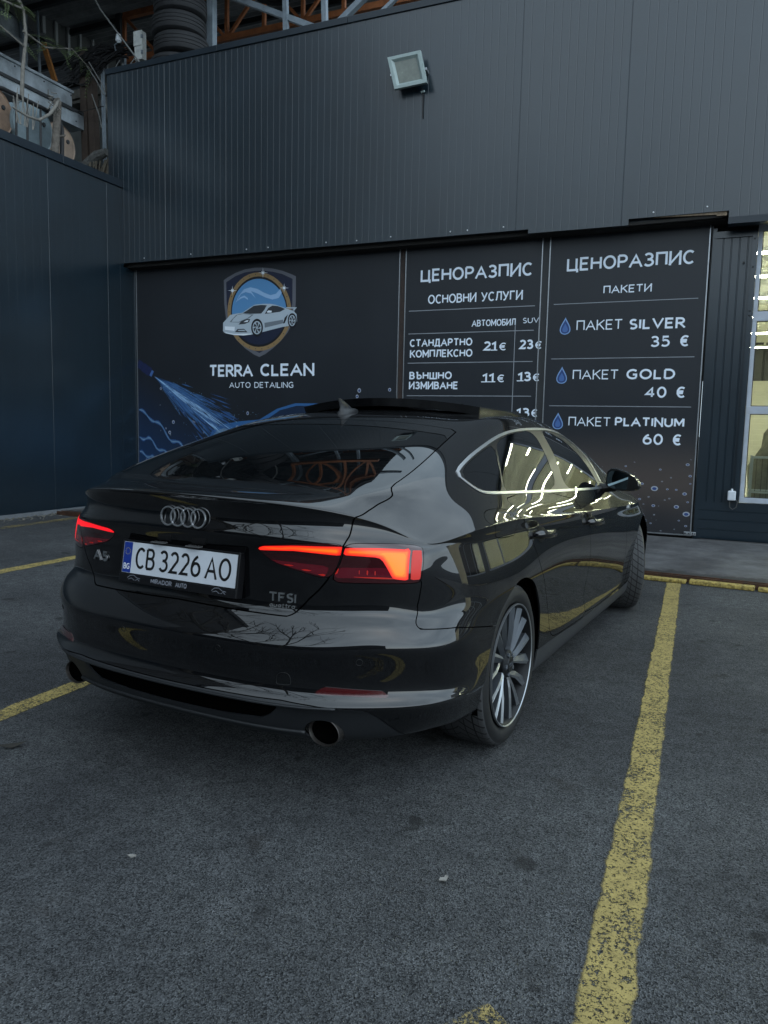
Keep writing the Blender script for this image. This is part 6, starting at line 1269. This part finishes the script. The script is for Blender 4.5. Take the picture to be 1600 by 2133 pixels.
def wheel_parts(root):
    n = 96; mb = MB()
    prof = [(-.055,.243),(-.020,.252),(-.006,.270),(-.004,.295),(-.014,.317),(-.024,.3255),(-.040,.3300),(-.075,.3325),(-.125,.3335),(-.175,.3325),(-.210,.330),(-.226,.3255),(-.236,.317),(-.246,.295),(-.244,.270),(-.230,.252)]
    mb.lathe(prof, 'x', n); me = bpy.data.meshes.new('tyre'); me.from_pydata(mb.v, [], mb.f); me.materials.append(M_rub); me.materials.append(M_tread)
    uv = me.uv_layers.new(name='UVMap'); xs_ = [p[0] for p in prof]
    for p in me.polygons:
        a = min(mb.f[p.index])//n; th_ = min(q % n for q in mb.f[p.index]); wrap = any(q % n == n-1 for q in mb.f[p.index]) and th_ == 0
        p.material_index = 1 if 4 <= a <= 10 else 0; p.use_smooth = True
        for li in p.loop_indices:
            vi = me.loops[li].vertex_index; t = vi % n
            if wrap and t == 0: t = n
            uv.data[li].uv = (t/n, (-.014-prof[vi//n][0])/.222)
    me.set_sharp_from_angle(angle=radians(50)); link(bpy.data.objects.new('tyre', me), root)
    mb = MB(); mb.lathe([(-.004,.2475),(-.0045,.2445),(-.020,.236),(-.05,.228),(-.10,.222),(-.22,.218),(-.235,.246)], 'x', 72); mb.build('rim_barrel', M_rimb, root, smooth=40)
    mb = MB(); mb.lathe([(-.010,.252),(-.0015,.2515),(-.0015,.2485),(-.006,.2440),(-.012,.241)], 'x', 96); mb.build('rim_lip', M_riml, root, smooth=40)
    mb = MB()
    def blade(path, wd, dep, edge):
        # path: (r, angle, x); five-sided section with a raised front edge
        pts = [np.array((x, r*cos(a), r*sin(a))) for r, a, x in path]; vs = []
        for i, p in enumerate(pts):
            d = pts[min(i+1,len(pts)-1)]-pts[max(i-1,0)]; d[0] = 0; d /= np.linalg.norm(d); s_ = np.cross((1,0,0), d); w = wd[i]
            for a, h in ((-.5,-.006),(-.16,0.0),(.5,-.014),(.40,-dep[i]),(-.42,-dep[i])): vs.append(p+s_*w*a+np.array((h,0,0)))
        k = 5; f0 = []; f1 = []
        for i in range(len(pts)-1):
            for q in range(k): (f0 if q else f1).append((i*k+q, i*k+(q+1) % k, (i+1)*k+(q+1) % k, (i+1)*k+q))
        n0 = len(mb.v); mb.v += [tuple(v) for v in vs]
        for f in f0: mb.f.append(tuple(n0+i for i in f)); mb.m.append(0)
        for f in f1: mb.f.append(tuple(n0+i for i in f)); mb.m.append(1)
    for k in range(5):
        a0 = radians(3+72*k)
        for s_ in (-1, 1): blade([(.035,a0+s_*.12,-.030),(.072,a0+s_*.10,-.022),(.105,a0+s_*radians(8.5),-.016),(.15,a0+s_*radians(10.5),-.012),(.238,a0+s_*radians(12),-.010)], [.026,.022,.026,.033,.044], [.06,.06,.058,.055,.06], 0)
        a1 = a0+radians(36); blade([(.07,a1-.28,-.034),(.100,a1-.13,-.026),(.14,a1-.02,-.020),(.238,a1,-.012)], [.020,.025,.031,.043], [.05,.05,.05,.055], 0)
    mb.build('spokes', [M_rimf, M_riml], root)
    mb = MB(); mb.lathe([(-.05,.062),(-.026,.058),(-.020,.045),(-.016,.034),(-.012,.031),(-.012,0)], 'x', 40); mb.build('hub', M_rimb, root, smooth=30)
    mb = MB()
    for k in range(5): a = radians(39+72*k); mb.lathe([(-.03,.011),(-.014,.011),(-.012,.008),(-.012,0)], 'x', 6, 0, (0,.043*cos(a),.043*sin(a)))
    for i in range(4): 
        c = (-.0105,(i-1.5)*.0105,0); mb.tube([(c[0],c[1]+.0075*cos(t),.0075*sin(t)) for t in np.linspace(0,2*pi,15)], .0012, 5)
    mb.build('wheel_bolts', M_rimf, root)
    mb = MB(); mb.lathe([(-.11,.06),(-.105,.165),(-.13,.165),(-.13,.06)], 'x', 48); mb.box((-.15,.09,-.06),(-.075,.17,.06)); mb.build('brake_disc', mat('brake_steel', (.022,.022,.023), .5, metal=.6), root)
w0 = None
for sg, yc, steer in ((1,0,0),(-1,0,0),(1,2.824,22),(-1,2.824,22)):
    w = link(bpy.data.objects.new('wheel', None), car); w.empty_display_size = .1
    if w0 is None: w0 = w; wheel_parts(w)
    else:
        for ch in w0.children: c = ch.copy(); COL.objects.link(c); c.parent = w
    xo = .903 if not steer else .885
    off_ = Vector((.125,0,0)); rz = radians(steer)+(0 if sg > 0 else pi)
    piv = Vector((sg*(xo-.125), yc, .333))-Vector(CO); w.location = piv+Matrix.Rotation(rz, 3, 'Z') @ off_; w.rotation_euler = (0, 0, rz)
